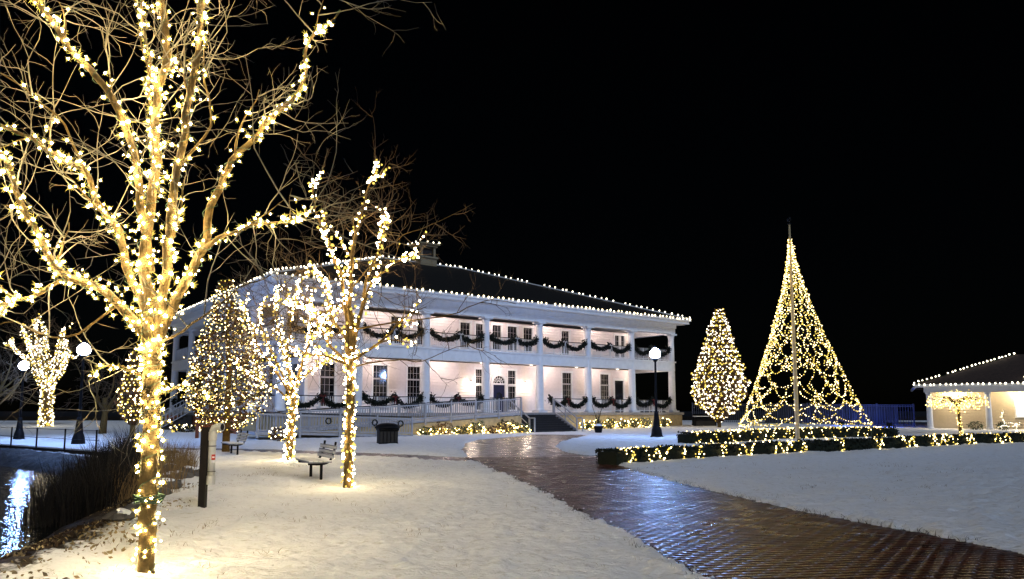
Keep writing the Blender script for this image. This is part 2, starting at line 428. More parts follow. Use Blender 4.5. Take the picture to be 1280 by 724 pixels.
def build_ground():
    nr, ncol = 430, 560
    ys = 2.2 * (135 / 2.2) ** (np.arange(nr) / (nr - 1)); k = np.linspace(-1.15, 1.05, ncol)
    Y, K = np.meshgrid(ys, k, indexing='ij'); X = K * (Y + 1.0)
    Z = snow_height(X, Y)
    v = np.stack([X, Y, Z], -1).reshape(-1, 3)
    idx = np.arange(nr * ncol).reshape(nr, ncol)
    f = np.stack([idx[:-1, :-1], idx[:-1, 1:], idx[1:, 1:], idx[1:, :-1]], -1).reshape(-1, 4)
    o = link_mesh('snow_ground', v, f, 'snow', smooth=True); o['kind'] = 'structure'
    dp = sdf(POND, X, Y)
    bare = ss(-0.5, 0.5, dp) * 0.45 + 0.34 * ss(-1.3, 0.0, dp)
    bare = np.maximum(bare, ss(74, 80, Y + 3 * vnoise(X, Y, 0.2, 3)))  # distant snow coloured dark like soil, in place of night darkness
    bare = np.maximum(bare, 0.30 * ss(-0.20, 0.05, path_d(X, Y) + 0.1 * vnoise(X, Y, 5, 2)))
    a = o.data.attributes.new('bare', 'FLOAT', 'POINT'); a.data.foreach_set('value', bare.astype(np.float32).ravel())
    # far land all round
    m = MB(); S = 2500
    x0 = 135; ring = [(-1.15 * (2.2 + 1), 2.2), (1.05 * 3.2, 2.2), (1.05 * 136, 135), (-1.15 * 136, 135)]
    out = [(-S, -S), (S, -S), (S, S), (-S, S)]
    zr = [g1(*p) - 0.02 for p in ring]
    m.add([(*p, z) for p, z in zip(ring, zr)] + [(*p, 0.6 if i > 1 else 0.0) for i, p in enumerate(out)], [(0, 4, 5, 1), (1, 5, 6, 2), (2, 6, 7, 3), (3, 7, 4, 0)])
    g = m.build('far_ground', 'far_dark'); g['kind'] = 'structure'
    water = MB().add([(x, y, -0.42) for x, y in POND], [tuple(range(len(POND)))[::-1]]).build('pond_water', 'pond_water'); water['kind'] = 'structure'
    if water.data.polygons[0].normal.z < 0: water.data.flip_normals()
build_ground()

def path_sheet(name, poly, parent=None, dz=-0.012):
    """triangulated sheet following the terrain"""
    P = np.array(poly); x0, y0 = P.min(0); x1, y1 = P.max(0)
    st = 0.45
    xs = np.arange(x0 - 0.6, x1 + 0.6, st); ys = np.arange(y0 - 0.6, y1 + 0.6, st)
    X, Y = np.meshgrid(xs, ys, indexing='ij'); ins = sdf(poly, X, Y) > -0.55
    idx = np.arange(X.size).reshape(X.shape)
    q = np.stack([idx[:-1, :-1], idx[1:, :-1], idx[1:, 1:], idx[:-1, 1:]], -1).reshape(-1, 4)
    q = q[ins.ravel()[q].all(1)]
    used = np.unique(q); mp = -np.ones(X.size, int); mp[used] = np.arange(len(used))
    v = np.stack([X.ravel()[used], Y.ravel()[used], base_z(X.ravel()[used], Y.ravel()[used]) + dz], -1)
    return link_mesh(name, v, mp[q], 'brick_sheet', parent)
main_path = path_sheet('brick_path', PATH); main_path['kind'] = 'structure'
for i, pl in enumerate((CROSS_L, CROSS_R, FRONT_R, LEFT_DRIVE)):
    o = path_sheet('side_path', pl, dz=-0.018); o['kind'] = 'structure'

def build_bricks():
    bl, bw, gap = 0.225, 0.115, 0.012
    c, s = math.cos(PATH_ANG), math.sin(PATH_ANG)
    rows = np.arange(-40, 330)
    pos = []
    for r in rows:
        vv = r * bw
        off = 0.5 * bl if r % 2 else 0
        for u in np.arange(-6, 14, bl): pos.append((u + off, vv))
    pos = np.array(pos)
    X = pos[:, 0] * c - pos[:, 1] * s; Y = pos[:, 0] * s + pos[:, 1] * c
    k = (sdf(PATH, X, Y) > -0.10) & (Y > 6.2) & (Y < 27) & (X / np.maximum(Y, 1) < 0.76)
    X, Y = X[k], Y[k]
    order = np.argsort(Y); X, Y = X[order], Y[order]
    # a brick with a rounded-over top edge
    a, b, e, h = (bl - gap) / 2, (bw - gap) / 2, 0.0035, 0.03
    bv = np.array([(-a, -b, -h), (a, -b, -h), (a, b, -h), (-a, b, -h), (-a, -b, -e), (a, -b, -e), (a, b, -e), (-a, b, -e),
                   (-a + e, -b + e, 0), (a - e, -b + e, 0), (a - e, b - e, 0), (-a + e, b - e, 0)], float)
    bf = np.array([(0, 1, 5, 4), (1, 2, 6, 5), (2, 3, 7, 6), (3, 0, 4, 7), (4, 5, 9, 8), (5, 6, 10, 9), (6, 7, 11, 10), (7, 4, 8, 11), (8, 9, 10, 11)])
    n = len(X); tilt = rng.normal(0, 0.0028, (n, 2)); dz = rng.normal(0, 0.0008, n)
    vis = (Y > 7.0) & (X / Y < 0.70) & (X / Y > -0.70) & (sdf(PATH, X, Y) > 0.02)
    single = set(np.nonzero(vis)[0][:300].tolist())
    me = None; rest = []
    for i in range(n):
        if i in single:
            if me is None:
                o = link_mesh('brick', bv, bf, 'brick_wet', main_path); me = o.data
                me.attributes.new('tint', 'FLOAT', 'POINT')
            else:
                o = bpy.data.objects.new('brick', me); COL.objects.link(o); o.parent = main_path
            o.location = (X[i], Y[i], float(dz[i])); o.rotation_euler = (tilt[i, 0], tilt[i, 1], PATH_ANG)
        else: rest.append(i)
    rest = np.array(rest); m = len(rest)
    lv = np.repeat(bv[None], m, 0)
    lv[:, :, 2] += lv[:, :, 1] * tilt[rest, 0][:, None] - lv[:, :, 0] * tilt[rest, 1][:, None] + dz[rest][:, None]
    wv = np.empty_like(lv)
    wv[:, :, 0] = lv[:, :, 0] * c - lv[:, :, 1] * s + X[rest][:, None]
    wv[:, :, 1] = lv[:, :, 0] * s + lv[:, :, 1] * c + Y[rest][:, None]
    wv[:, :, 2] = lv[:, :, 2] + base_z(X[rest], Y[rest])[:, None]
    o = link_mesh('paving_bricks', wv.reshape(-1, 3), (bf[None] + (np.arange(m) * 12)[:, None, None]).reshape(-1, 4), 'brick_wet', main_path, kind='stuff')
    t = o.data.attributes.new('tint', 'FLOAT', 'POINT'); t.data.foreach_set('value', np.repeat(rng.random(m), 12).astype(np.float32))
build_bricks()

# ------------------------------------------------------------------ the mansion
BC = Vector((-13.1, 42.2, 0)); BA = math.atan2(0.6, 0.8)
BM = Matrix.Translation(BC) @ Matrix.Rotation(BA, 4, 'Z')
def Bw(x, y, z): return BM @ Vector((x, y, z))
def on_plane(px, py, yl):
    """pixel -> (local x, z) on the building plane local y = yl"""
    d = ray(px, py); di = Matrix.Rotation(-BA, 4, 'Z') @ d; o = BM.inverted() @ Vector((0, 0, CZ))
    t = (yl - o.y) / di.y
    return o.x + di.x * t, CZ + d.z * t
LX, LY = 33.0, 25.3                       # column lines
PD = 2.4                                  # porch depth
ZF, ZB0, ZB1, ZC, ZE = 1.55, 4.95, 5.75, 8.05, 9.25
OV = 1.2
ZR = 14.1
mansion = thing('mansion', 'white two-storey mansion with columned double porch and dark hip roof edged in lights', 'house', M=BM)
def bp(mb, name, mats, parent=mansion, **k): return mb.build(name, mats, parent, local=True, **k)

def lap_wall(mb, x0, x1, z0, z1, holes, put, step=0.205):
    z = z0; k = 0
    while z < z1 - 1e-6:
        ze = min(z + step, z1); zm = (z + ze) / 2
        cuts = sorted((a, b) for a, b, c, d in holes if c < zm < d)
        segs = []; x = x0
        for a, b in cuts:
            if a > x: segs.append((x, min(a, x1)))
            x = max(x, b)
        if x < x1: segs.append((x, x1))
        for a, b in segs:
            vs = [put(a, -0.06, z), put(b, -0.06, z), put(b, 0.0, ze), put(a, 0.0, ze), put(a, 0.0, z), put(b, 0.0, z)]
            mb.add(vs, [(0, 1, 2, 3), (0, 4, 5, 1)])
        z = ze
def window_at(x, z0, z1, wd, cols, rows, put, parent, transom=None, arch=False, pane='glass_dark'):
    """casing proud of the siding, pane set back; put maps (along, out, up)"""
    m = MB()
    def bx(mb, a0, a1, o0, o1, u0, u1):
        vs = [put(a, o, u) for u in (u0, u1) for a, o in ((a0, o0), (a1, o0), (a1, o1), (a0, o1))]
        mb.add(vs, [(0, 3, 2, 1), (4, 5, 6, 7), (0, 1, 5, 4), (1, 2, 6, 5), (2, 3, 7, 6), (3, 0, 4, 7)])
    h = wd / 2; c = 0.12
    bx(m, x - h - c, x - h, -0.07, 0.12, z0, z1); bx(m, x + h, x + h + c, -0.07, 0.12, z0, z1)
    bx(m, x - h - c - 0.03, x + h + c + 0.03, -0.085, 0.12, z1, z1 + 0.16)
    f = bp(m, 'window', 'trim_white', parent)
    m = MB(); bx(m, x - h - c - 0.06, x + h + c + 0.06, -0.14, 0.1, z0 - 0.09, z0); bp(m, 'sill', 'trim_white', f)
    m = MB()
    for i in range(1, cols): bx(m, x - h + wd * i / cols - 0.008, x - h + wd * i / cols + 0.008, 0.035, 0.05, z0, z1)
    for j in range(1, rows):
        zz = z0 + (z1 - z0) * j / rows; bx(m, x - h, x + h, 0.037, 0.052, zz - 0.008, zz + 0.008)
    if transom: bx(m, x - h, x + h, -0.02, 0.07, transom - 0.05, transom + 0.05)
    else:
        zm = (z0 + z1) / 2; bx(m, x - h, x + h, 0.0, 0.06, zm - 0.03, zm + 0.03)
    bp(m, 'muntins', 'muntin', f)
    m = MB(); m.add([put(x - h, 0.06, z0), put(x + h, 0.06, z0), put(x + h, 0.06, z1), put(x - h, 0.06, z1)], [(0, 1, 2, 3)])
    bp(m, 'pane', pane, f)
    return (x - h - c, x + h + c, z0 - 0.05, z1 + 0.1)

def px_range(xa, xb, yl=PD):
    a = on_plane(xa, 480, yl)[0]; b = on_plane(xb, 480, yl)[0]; return (a + b) / 2, abs(b - a)
front = lambda a, o, u: (a, PD + o, u)
holes = []
low = [(466, 484), (509, 525), (702.5, 714), (750, 761)]
ZW0, ZW1, ZT = 1.95, 4.62, 3.75
for xa, xb in low:
    x, wd = px_range(xa, xb)
    holes.append(window_at(x, ZW0, ZW1, wd, 4 if wd > 0.9 else 3, 6, front, mansion, transom=ZT))
for xl in (2.9 + 0.9, 7.4, 29.6 - 1.0):      # further windows of the left bays and the last bay
    if all(not (h[0] - 1.2 < xl < h[1] + 1.2) for h in holes):
        holes.append(window_at(xl, ZW0, ZW1, 0.95, 3, 6, front, mansion, transom=ZT))
x, wd = px_range(741, 744.5)
# side door
x, wd = px_range(768, 779)
m = MB(); m.box(x - wd / 2 - 0.14, x - wd / 2, PD - 0.06, PD + 0.1, ZF, 4.15); m.box(x + wd / 2, x + wd / 2 + 0.14, PD - 0.06, PD + 0.1, ZF, 4.15); m.box(x - wd / 2 - 0.18, x + wd / 2 + 0.18, PD - 0.075, PD + 0.1, 4.15, 4.35)
dr = bp(m, 'side_door', 'trim_white')
bp(MB().box(x - wd / 2, x + wd / 2, PD + 0.03, PD + 0.08, ZF + 0.02, 4.15), 'door_leaf', 'glass_dark', dr)
bp(MB().box(x + wd / 2 - 0.14, x + wd / 2 - 0.08, PD - 0.03, PD + 0.03, 2.5, 2.62), 'door_handle', 'metal_goldlit', dr)
holes.append((x - wd / 2 - 0.1, x + wd / 2 + 0.1, ZF, 4.2))
# the arched front entrance
ex = on_plane(623.5, 480, PD)[0]; dw = px_range(616, 631)[1]; ZD = 3.55
ent = bp(MB().box(ex - dw / 2 - 0.16, ex - dw / 2, PD - 0.09, PD + 0.1, ZF, ZD).box(ex + dw / 2, ex + dw / 2 + 0.16, PD - 0.09, PD + 0.1, ZF, ZD).box(ex - dw / 2 - 0.2, ex + dw / 2 + 0.2, PD - 0.1, PD + 0.1, ZD, ZD + 0.12), 'entrance', 'trim_white')
bp(MB().box(ex - dw / 2, ex + dw / 2, PD + 0.02, PD + 0.08, ZF + 0.02, ZD), 'door_leaf', 'door_navy', ent)
bp(MB().box(ex + dw / 2 - 0.16, ex + dw / 2 - 0.1, PD - 0.04, PD + 0.02, 2.5, 2.66), 'door_handle', 'metal_goldlit', ent)
rA = dw / 2; nA = 14; m = MB(); mg = MB(); z0 = ZD + 0.12; sq = 0.98
arc = lambda r, t, o: (ex + r * math.cos(t), PD + o, z0 + r * math.sin(t) * sq)
for i in range(nA):
    t0, t1 = math.pi * i / nA, math.pi * (i + 1) / nA
    m.add([arc(rA, t0, -0.09), arc(rA + 0.22, t0, -0.09), arc(rA + 0.22, t1, -0.09), arc(rA, t1, -0.09), arc(rA, t0, 0.1), arc(rA + 0.22, t0, 0.1), arc(rA + 0.22, t1, 0.1), arc(rA, t1, 0.1)],
          [(0, 3, 2, 1), (1, 2, 6, 5), (0, 4, 7, 3), (4, 5, 6, 7)])
    mg.add([(ex, PD + 0.05, z0), arc(rA, t0, 0.05), arc(rA, t1, 0.05)], [(0, 2, 1)])
m.box(ex - 0.09, ex + 0.09, PD - 0.11, PD + 0.1, z0 + rA * sq + 0.14, z0 + rA * sq + 0.42)
fan = bp(m, 'fanlight', 'trim_white', ent); bp(mg, 'pane', 'glass_dark', fan)
m = MB()
for i in range(1, 7):
    t = math.pi * i / 7; m.bar((ex + 0.3 * rA * math.cos(t), PD + 0.02, z0 + 0.3 * rA * math.sin(t)), arc(rA, t, 0.02), 0.03, 0.03)
for rr in (0.3, 0.68):
    for i in range(nA): m.bar(arc(rA * rr, math.pi * i / nA, 0.02), arc(rA * rr, math.pi * (i + 1) / nA, 0.02), 0.03, 0.03)
bp(m, 'fanlight_bars', 'trim_white', fan)
for xa, xb in ((594, 602.5), (634.5, 644)):
    x, wd = px_range(xa, xb); a0 = x - wd / 2; a1 = x + wd / 2
    for zz0, zz1, rr in ((1.75, 3.45, 4), (3.62, 4.62, 3)):
        holes.append(window_at(x, zz0, zz1, wd, 3, rr, front, mansion))
holes.append((ex - rA - 0.16, ex + rA + 0.16, ZF, ZD + 0.1))
for i in range(8):
    za = z0 + (rA + 0.1) * i / 8; hw = (rA + 0.1) * math.sqrt(max(0, 1 - ((i + 0.5) / 8) ** 2)); holes.append((ex - hw, ex + hw, za - 0.12, za + (rA + 0.1) / 8))
# upper windows
up = [(574.5, 587), (594, 603.5), (615, 626), (634, 646), (654, 665), (702, 711.5), (769, 774.5), (776.5, 781)]
UZ0, UZ1 = 6.05, 8.0
for xa, xb in up:
    x, wd = px_range(xa, xb); holes.append(window_at(x, UZ0, UZ1 - 0.1, wd, 3 if wd > 0.6 else 2, 4, front, mansion))
for xl in (3.6, 5.6, 8.6, 10.6):
    holes.append(window_at(xl, UZ0, UZ1 - 0.1, 0.95, 3, 4, front, mansion))
m = MB(); lap_wall(m, PD, LX - PD, ZF, ZB0 + 0.1, holes, front); lap_wall(m, PD, LX - PD, ZB1 - 0.1, ZC + 0.1, holes, front)
bp(m, 'wall', 'siding')
# left and right walls (local x = PD and LX - PD)
left = lambda a, o, u: (PD + o, LY - a, u)
hl = []
for i in range(5):
    yy = 4.2 + i * 4.4
    hl.append(window_at(LY - yy, ZW0, ZW1, 1.0, 3, 6, left, mansion, transom=ZT)); hl.append(window_at(LY - yy, UZ0, UZ1 - 0.1, 1.0, 3, 4, left, mansion))
m = MB(); lap_wall(m, PD, LY - PD, ZF, ZB0 + 0.1, hl, left); lap_wall(m, PD, LY - PD, ZB1 - 0.1, ZC + 0.1, hl, left); bp(m, 'wall', 'siding')
m = MB(); lap_wall(m, PD, LY - PD, ZF, ZC + 0.1, [], lambda a, o, u: (LX - PD - o, a, u)); bp(m, 'wall', 'siding')
m = MB(); lap_wall(m, PD, LX - PD, ZF, ZC + 0.1, [], lambda a, o, u: (LX - a, LY - PD - o, u)); bp(m, 'wall', 'siding')
bp(MB().box(PD + 0.12, LX - PD - 0.12, PD + 0.12, LY - PD - 0.12, ZF - 0.3, ZC + 0.05), 'inner_shell', 'glass_dark')
for x, y in ((PD, PD), (LX - PD, PD), (PD, LY - PD)):
    for za_, zb_ in ((ZF, ZB0), (ZB1, ZC)): bp(MB().box(x - 0.1, x + 0.1, y - 0.1, y + 0.1, za_, zb_), 'corner_board', 'trim_white')
# plinth, floors, beam, entablature
e = 0.55
m = MB().box(-e, LX + e, -e, LY + e, 0.0, ZF - 0.22); bp(m, 'plinth', 'plinth_tan')
m = MB().box(-e - 0.02, 0.4, 5.5, LY + e - 0.4, 0.0, ZF - 0.25); bp(m, 'side_plinth', 'brick_red')
m = MB().box(-e - 0.12, LX + e + 0.12, -e - 0.12, LY + e + 0.12, ZF - 0.2, ZF); bp(m, 'porch_floor', 'porch_floor')
cw = 0.25
def ring_beam(mb, x0, x1, y0, y1, t, z0, z1):
    mb.box(x0, x1, y0, y0 + t, z0, z1); mb.box(x0, x1, y1 - t, y1, z0, z1); mb.box(x0, x0 + t, y0 + t, y1 - t, z0, z1); mb.box(x1 - t, x1, y0 + t, y1 - t, z0, z1)
m = MB(); ring_beam(m, -0.2, LX + 0.2, -0.2, LY + 0.2, 0.4, ZB0, ZB1 - 0.12); ring_beam(m, -0.28, LX + 0.28, -0.28, LY + 0.28, 0.5, ZB1 - 0.12, ZB1)
m.box(0.2, LX - 0.2, 0.2, PD, ZB1 - 0.4, ZB1 - 0.02); m.box(0.2, PD, PD, LY - 0.2, ZB1 - 0.4, ZB1 - 0.02); m.box(LX - PD, LX - 0.2, PD, LY - 0.2, ZB1 - 0.4, ZB1 - 0.02)
bp(m, 'balcony_beam', 'white_paint')
m = MB(); ring_beam(m, -0.26, LX + 0.26, -0.26, LY + 0.26, 0.52, ZC, ZC + 0.45); ring_beam(m, -0.33, LX + 0.33, -0.33, LY + 0.33, 0.6, ZC + 0.45, ZC + 0.80)
bp(m, 'entablature', 'white_paint')
m = MB().box(-OV + 0.1, LX + OV - 0.1, -OV + 0.1, LY + OV - 0.1, ZC + 0.805, ZC + 0.86); bp(m, 'soffit', 'porch_ceiling')
m = MB(); 
for k, (oo, za, zb) in enumerate(((OV - 0.12, ZC + 0.87, ZE - 0.16), (OV, ZE - 0.16, ZE))): ring_beam(m, -oo, LX + oo, -oo, LY + oo, 0.22, za, zb)
bp(m, 'cornice', 'white_paint')
# hip roof
hd = (LY + 2 * OV) / 2 - 0.04; xa, xb, ya, yb = -OV + 0.04, LX + OV - 0.04, -OV + 0.04, LY + OV - 0.04; zr0 = ZE + 0.005
m = MB().add([(xa, ya, zr0), (xb, ya, zr0), (xb, yb, zr0), (xa, yb, zr0), (xa + hd, ya + hd, ZR), (xb - hd, ya + hd, ZR)], [(0, 1, 5, 4), (1, 2, 5), (2, 3, 4, 5), (3, 0, 4), (3, 2, 1, 0)])
roof = bp(m, 'roof', 'shingle')
RIDGE = [Vector((xa, ya, zr0)), Vector((xa + hd, ya + hd, ZR)), Vector((xb - hd, ya + hd, ZR)), Vector((xb, ya, zr0))]
m = MB()
for a, b in zip(RIDGE, RIDGE[1:]): m.bar(a + Vector((0, 0, 0.03)), b + Vector((0, 0, 0.03)), 0.28, 0.08)
bp(m, 'ridge_cap', 'white_paint', roof)
# cupola
cx, cyy = (xa + xb) / 2, ya + hd
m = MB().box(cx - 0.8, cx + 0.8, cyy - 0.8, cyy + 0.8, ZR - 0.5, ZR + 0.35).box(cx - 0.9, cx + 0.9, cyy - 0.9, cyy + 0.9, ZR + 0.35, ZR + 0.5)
cup = bp(m, 'cupola', 'cupola_tan_dim')
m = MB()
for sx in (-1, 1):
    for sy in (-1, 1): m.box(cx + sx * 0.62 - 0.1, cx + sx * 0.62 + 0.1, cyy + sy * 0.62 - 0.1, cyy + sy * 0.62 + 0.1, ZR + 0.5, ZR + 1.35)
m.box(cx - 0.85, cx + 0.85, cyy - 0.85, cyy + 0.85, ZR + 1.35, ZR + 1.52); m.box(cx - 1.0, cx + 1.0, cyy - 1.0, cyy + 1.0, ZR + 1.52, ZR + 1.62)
bp(m, 'cupola_posts', 'cupola_tan_dim', cup)
bp(MB().box(cx - 0.5, cx + 0.5, cyy - 0.5, cyy + 0.5, ZR + 0.5, ZR + 1.34), 'cupola_louvers', 'step_dark', cup)
bp(MB().add([(cx - 0.95, cyy - 0.95, ZR + 1.625), (cx + 0.95, cyy - 0.95, ZR + 1.625), (cx + 0.95, cyy + 0.95, ZR + 1.625), (cx - 0.95, cyy + 0.95, ZR + 1.625), (cx, cyy, ZR + 2.0)], [(0, 1, 4), (1, 2, 4), (2, 3, 4), (3, 0, 4)]), 'cupola_roof', 'shingle', cup)
# columns
cm = MB().lathe((0, 0, ZF), [(0.36, 0.14), (0.36, 0.2), (0.30, 0.27), (0.285, 0.34), (0.28, 2.2), (0.235, ZC - ZF - 0.42), (0.235, ZC - ZF - 0.36), (0.27, ZC - ZF - 0.33), (0.27, ZC - ZF - 0.29), (0.24, ZC - ZF - 0.27), (0.34, ZC - ZF - 0.12)], 20)
cmesh = None
colx = [(LX * i / 7, 0.0) for i in range(8)] + [(0.0, LY * i / 5) for i in range(1, 6)] + [(LX, LY * i / 5) for i in range(1, 6)]
for x, y in colx:
    if cmesh is None:
        o = bp(cm, 'column', 'white_paint', smooth=True); cmesh = o.data
        bb = MB().box(-0.40, 0.40, -0.40, 0.40, ZF + 0.003, ZF + 0.14).box(-0.36, 0.36, -0.36, 0.36, ZC - 0.12, ZC - 0.003); bo = bp(bb, 'base_and_capital', 'white_paint', o); bmesh_ = bo.data
    else:
        o = bpy.data.objects.new('column', cmesh); COL.objects.link(o); o.parent = mansion
        bo = bpy.data.objects.new('base_and_capital', bmesh_); COL.objects.link(bo); bo.parent = o
    o.location = (x, y, 0)
# porch railings, bay by bay
STX0, STX1 = 15.5, 19.65
def railing(a, b, z, skip=False, h=1.0, bm='trim_white', rm='rail_black', name='railing', parent=mansion, step=0.14, r=0.012):
    a = Vector((*a, z)); b = Vector((*b, z)); d = (b - a); L = d.length; d.normalize()
    f = MB().bar(a + Vector((0, 0, h)), b + Vector((0, 0, h)), 0.07, 0.05)
    o = bp(f, name, rm, parent)
    m = MB().bar(a + Vector((0, 0, 0.12)), b + Vector((0, 0, 0.12)), 0.05, 0.05)
    n = int(L / step)
    for i in range(1, n):
        p = a + d * (L * i / n); m.bar(p + Vector((0, 0, 0.14)), p + Vector((0, 0, h - 0.025)), 2 * r, 2 * r)
    for t in (0.25, 0.5, 0.75):
        p = a + d * L * t; m.bar(p + Vector((0, 0, 0.0)), p + Vector((0, 0, h - 0.025)), 0.05, 0.05)
    bp(m, 'balusters', bm, o)
for i in range(7):
    xa_, xb_ = LX * i / 7 + 0.3, LX * (i + 1) / 7 - 0.3
    railing((xa_, 0), (xb_, 0), ZB1)
    if i in (3, 4):
        if i == 3: railing((xa_, 0), (STX0 - 0.05, 0), ZF)
        else: railing((STX1 + 0.05, 0), (xb_, 0), ZF)
    else: railing((xa_, 0), (xb_, 0), ZF)
for i in range(5):
    ya_, yb_ = LY * i / 5 + 0.3, LY * (i + 1) / 5 - 0.3
    railing((0, ya_), (0, yb_), ZB1)
    if i != 3: railing((0, ya_), (0, yb_), ZF)
    if i == 0: railing((LX, ya_), (LX, yb_), ZB1); railing((LX, ya_), (LX, yb_), ZF)

# ------------------------------------------------------------------ staircase and ramp
GS = 0.22
sy0, run, nst = -e - 0.12, 0.30, 8
stair = thing('porch_staircase', 'dark wide front steps with grey handrails leading up to the mansion porch', 'stairs', M=BM @ Matrix.Translation((STX0, sy0, GS)))
rise = (ZF - GS) / (nst + 1)
for k in range(nst):
    zt = ZF - GS - rise * (k + 1)
    m = MB().box(0.12, STX1 - STX0 - 0.12, -run * (k + 1), -run * k + 0.02, max(zt - rise - 0.02, -0.1), zt - 0.04, 0)
    m.box(0.10, STX1 - STX0 - 0.10, -run * (k + 1) - 0.03, -run * k - 0.001 + 0.0, zt - 0.038, zt, 0)
    m.build('step', 'step_dark', stair, local=True)
sl = nst * run
for sx in (0.0, STX1 - STX0):
    m = MB().bar((sx, 0.0, ZF - GS - 0.08), (sx, -sl, 0.08), 0.10, 0.26); m.build('stringer', 'rail_grey', stair, local=True)
    m = MB().bar((sx, 0.05, ZF - GS + 0.98), (sx, -sl, 0.98), 0.08, 0.07).bar((sx, -sl, 0.98), (sx, -sl - 0.55, 0.98), 0.08, 0.07).bar((sx, -sl - 0.55, -0.1), (sx, -sl - 0.55, 0.98), 0.08, 0.08)
    hr = m.build('handrail', 'rail_grey', stair, local=True)
    m = MB().bar((sx, -sl, 0.0), (sx, -sl, 0.95), 0.09, 0.09).bar((sx, 0.05, ZF - GS - 0.1), (sx, 0.05, ZF - GS + 1.02), 0.14, 0.14).bar((sx, -sl / 2, (ZF - GS) / 2), (sx, -sl / 2, (ZF - GS) / 2 + 1.0), 0.06, 0.06)
    m.bar((sx, 0.0, ZF - GS + 0.5), (sx, -sl, 0.5), 0.04, 0.05)
    m.build('handrail_posts', 'rail_grey', hr, local=True)

ramp = thing('wheelchair_ramp', 'long grey railed ramp climbing to the porch on the left of the front steps', 'ramp', M=BM @ Matrix.Translation((6, -2.2, 0.2)))
RI = (BM @ Matrix.Translation((6, -2.2, 0.2))).inverted()
def rp(mb, name, mats, parent=ramp): mb.xf(BM); return mb.build(name, mats, parent)
UX1, UX0 = STX0 - 0.1, -1.0; ZU1, ZU0 = ZF, 0.62
uz = lambda x: ZU0 + (ZU1 - ZU0) * (x - UX0) / (UX1 - UX0)
YA, YB, YC = -0.75, -2.3, -3.9
lz = lambda x: 0.60 - 0.30 * (x - UX0) / (6.3 - UX0)
rp(MB().bar((UX0, (YA + YB) / 2, ZU0 - 0.08), (UX1, (YA + YB) / 2, ZU1 - 0.08), abs(YB - YA) - 0.1, 0.16), 'ramp_deck', 'rail_grey')
rp(MB().bar((UX0 + 0.0, (YC + YB) / 2, lz(UX0) - 0.08), (6.3, (YC + YB) / 2, lz(6.3) - 0.08), abs(YB - YC) - 0.12, 0.14), 'ramp_deck', 'rail_grey')
rp(MB().box(UX0 - 1.6, UX0 - 0.01, YC, YA, 0.46, 0.60), 'landing', 'rail_grey')
m = MB().add([(UX0, YB - 0.02, 0.0), (UX1 + 0.02, YB - 0.02, 0.0), (UX1 + 0.02, YB - 0.02, uz(UX1) - 0.20), (UX0, YB - 0.02, uz(UX0) - 0.20), (UX0, YB + 0.2, 0.0), (UX1 + 0.02, YB + 0.2, 0.0), (UX1 + 0.02, YB + 0.2, uz(UX1) - 0.20), (UX0, YB + 0.2, uz(UX0) - 0.20)],
         [(0, 1, 2, 3), (1, 5, 6, 2), (3, 2, 6, 7), (4, 0, 3, 7), (5, 4, 7, 6)])
rp(m, 'retaining_wall', 'plinth_tan')
rp(MB().box(UX0 - 1.5, 6.2, YC + 0.12, YC + 0.2, 0.05, 0.3), 'skirt_board', 'step_dark')
def ramp_rail(xs0, xs1, yy, zfun, step=0.16, r=0.018, rm='rail_black'):
    o = rp(MB().bar((xs0, yy, zfun(xs0) + 1.0), (xs1, yy, zfun(xs1) + 1.0), 0.09, 0.06), 'handrail', rm)
    rp(MB().bar((xs0, yy, zfun(xs0) + 0.90), (xs1, yy, zfun(xs1) + 0.90), 0.05, 0.07).bar((xs0, yy, zfun(xs0) + 0.10), (xs1, yy, zfun(xs1) + 0.10), 0.05, 0.07), 'rail', 'rail_grey', o)
    n = int(abs(xs1 - xs0) / step)
    me = None
    for i in range(1, n):
        x = xs0 + (xs1 - xs0) * i / n
        M = BM @ Matrix.Translation((x, yy, zfun(x)))
        if me is None:
            b = MB().box(-r, r, -r, r, 0.12, 0.88).xf(M).build('baluster', 'rail_grey', o); me = b.data; M0 = M
        else:
            b = bpy.data.objects.new('baluster', me); COL.objects.link(b); b.parent = o
            b.matrix_local = WM[ramp].inverted() @ (M @ M0.inverted()) @ WM[ramp]
    k = max(2, int(abs(xs1 - xs0) / 1.8))
    for i in range(k + 1):
        x = xs0 + (xs1 - xs0) * i / k; rp(MB().box(x - 0.05, x + 0.05, yy - 0.05, yy + 0.05, zfun(x) - 0.3, zfun(x) + 1.03), 'post', 'rail_grey', o)
ramp_rail(UX0, UX1, YB, uz)
ramp_rail(UX0 - 1.5, 6.3, YC, lambda x: lz(max(x, UX0)))
# side steps on the left porch (far left end)
sst = thing('side_steps', 'dark side steps with metal railings at the far left end of the mansion', 'stairs', M=BM @ Matrix.Translation((-e - 0.12, LY * 0.7, 0.3)))
for k in range(6): MB().box(-0.3 * (k + 1), -0.3 * k + 0.02, -1.3, 1.3, 0.0, 1.25 - 0.18 * (k + 1)).build('step', 'step_dark', sst, local=True)
for sy in (-1.3, 1.3):
    m = MB().bar((0, sy, 2.2), (-2.0, sy, 1.0), 0.06, 0.06).bar((0, sy, 1.4), (-2.0, sy, 0.2), 0.05, 0.05)
    for i in range(9): m.bar((-0.25 * i, sy, 1.35 - 0.15 * i), (-0.25 * i, sy, 2.2 - 0.15 * i), 0.035, 0.035)
    m.build('railing', 'rail_grey', sst, local=True)

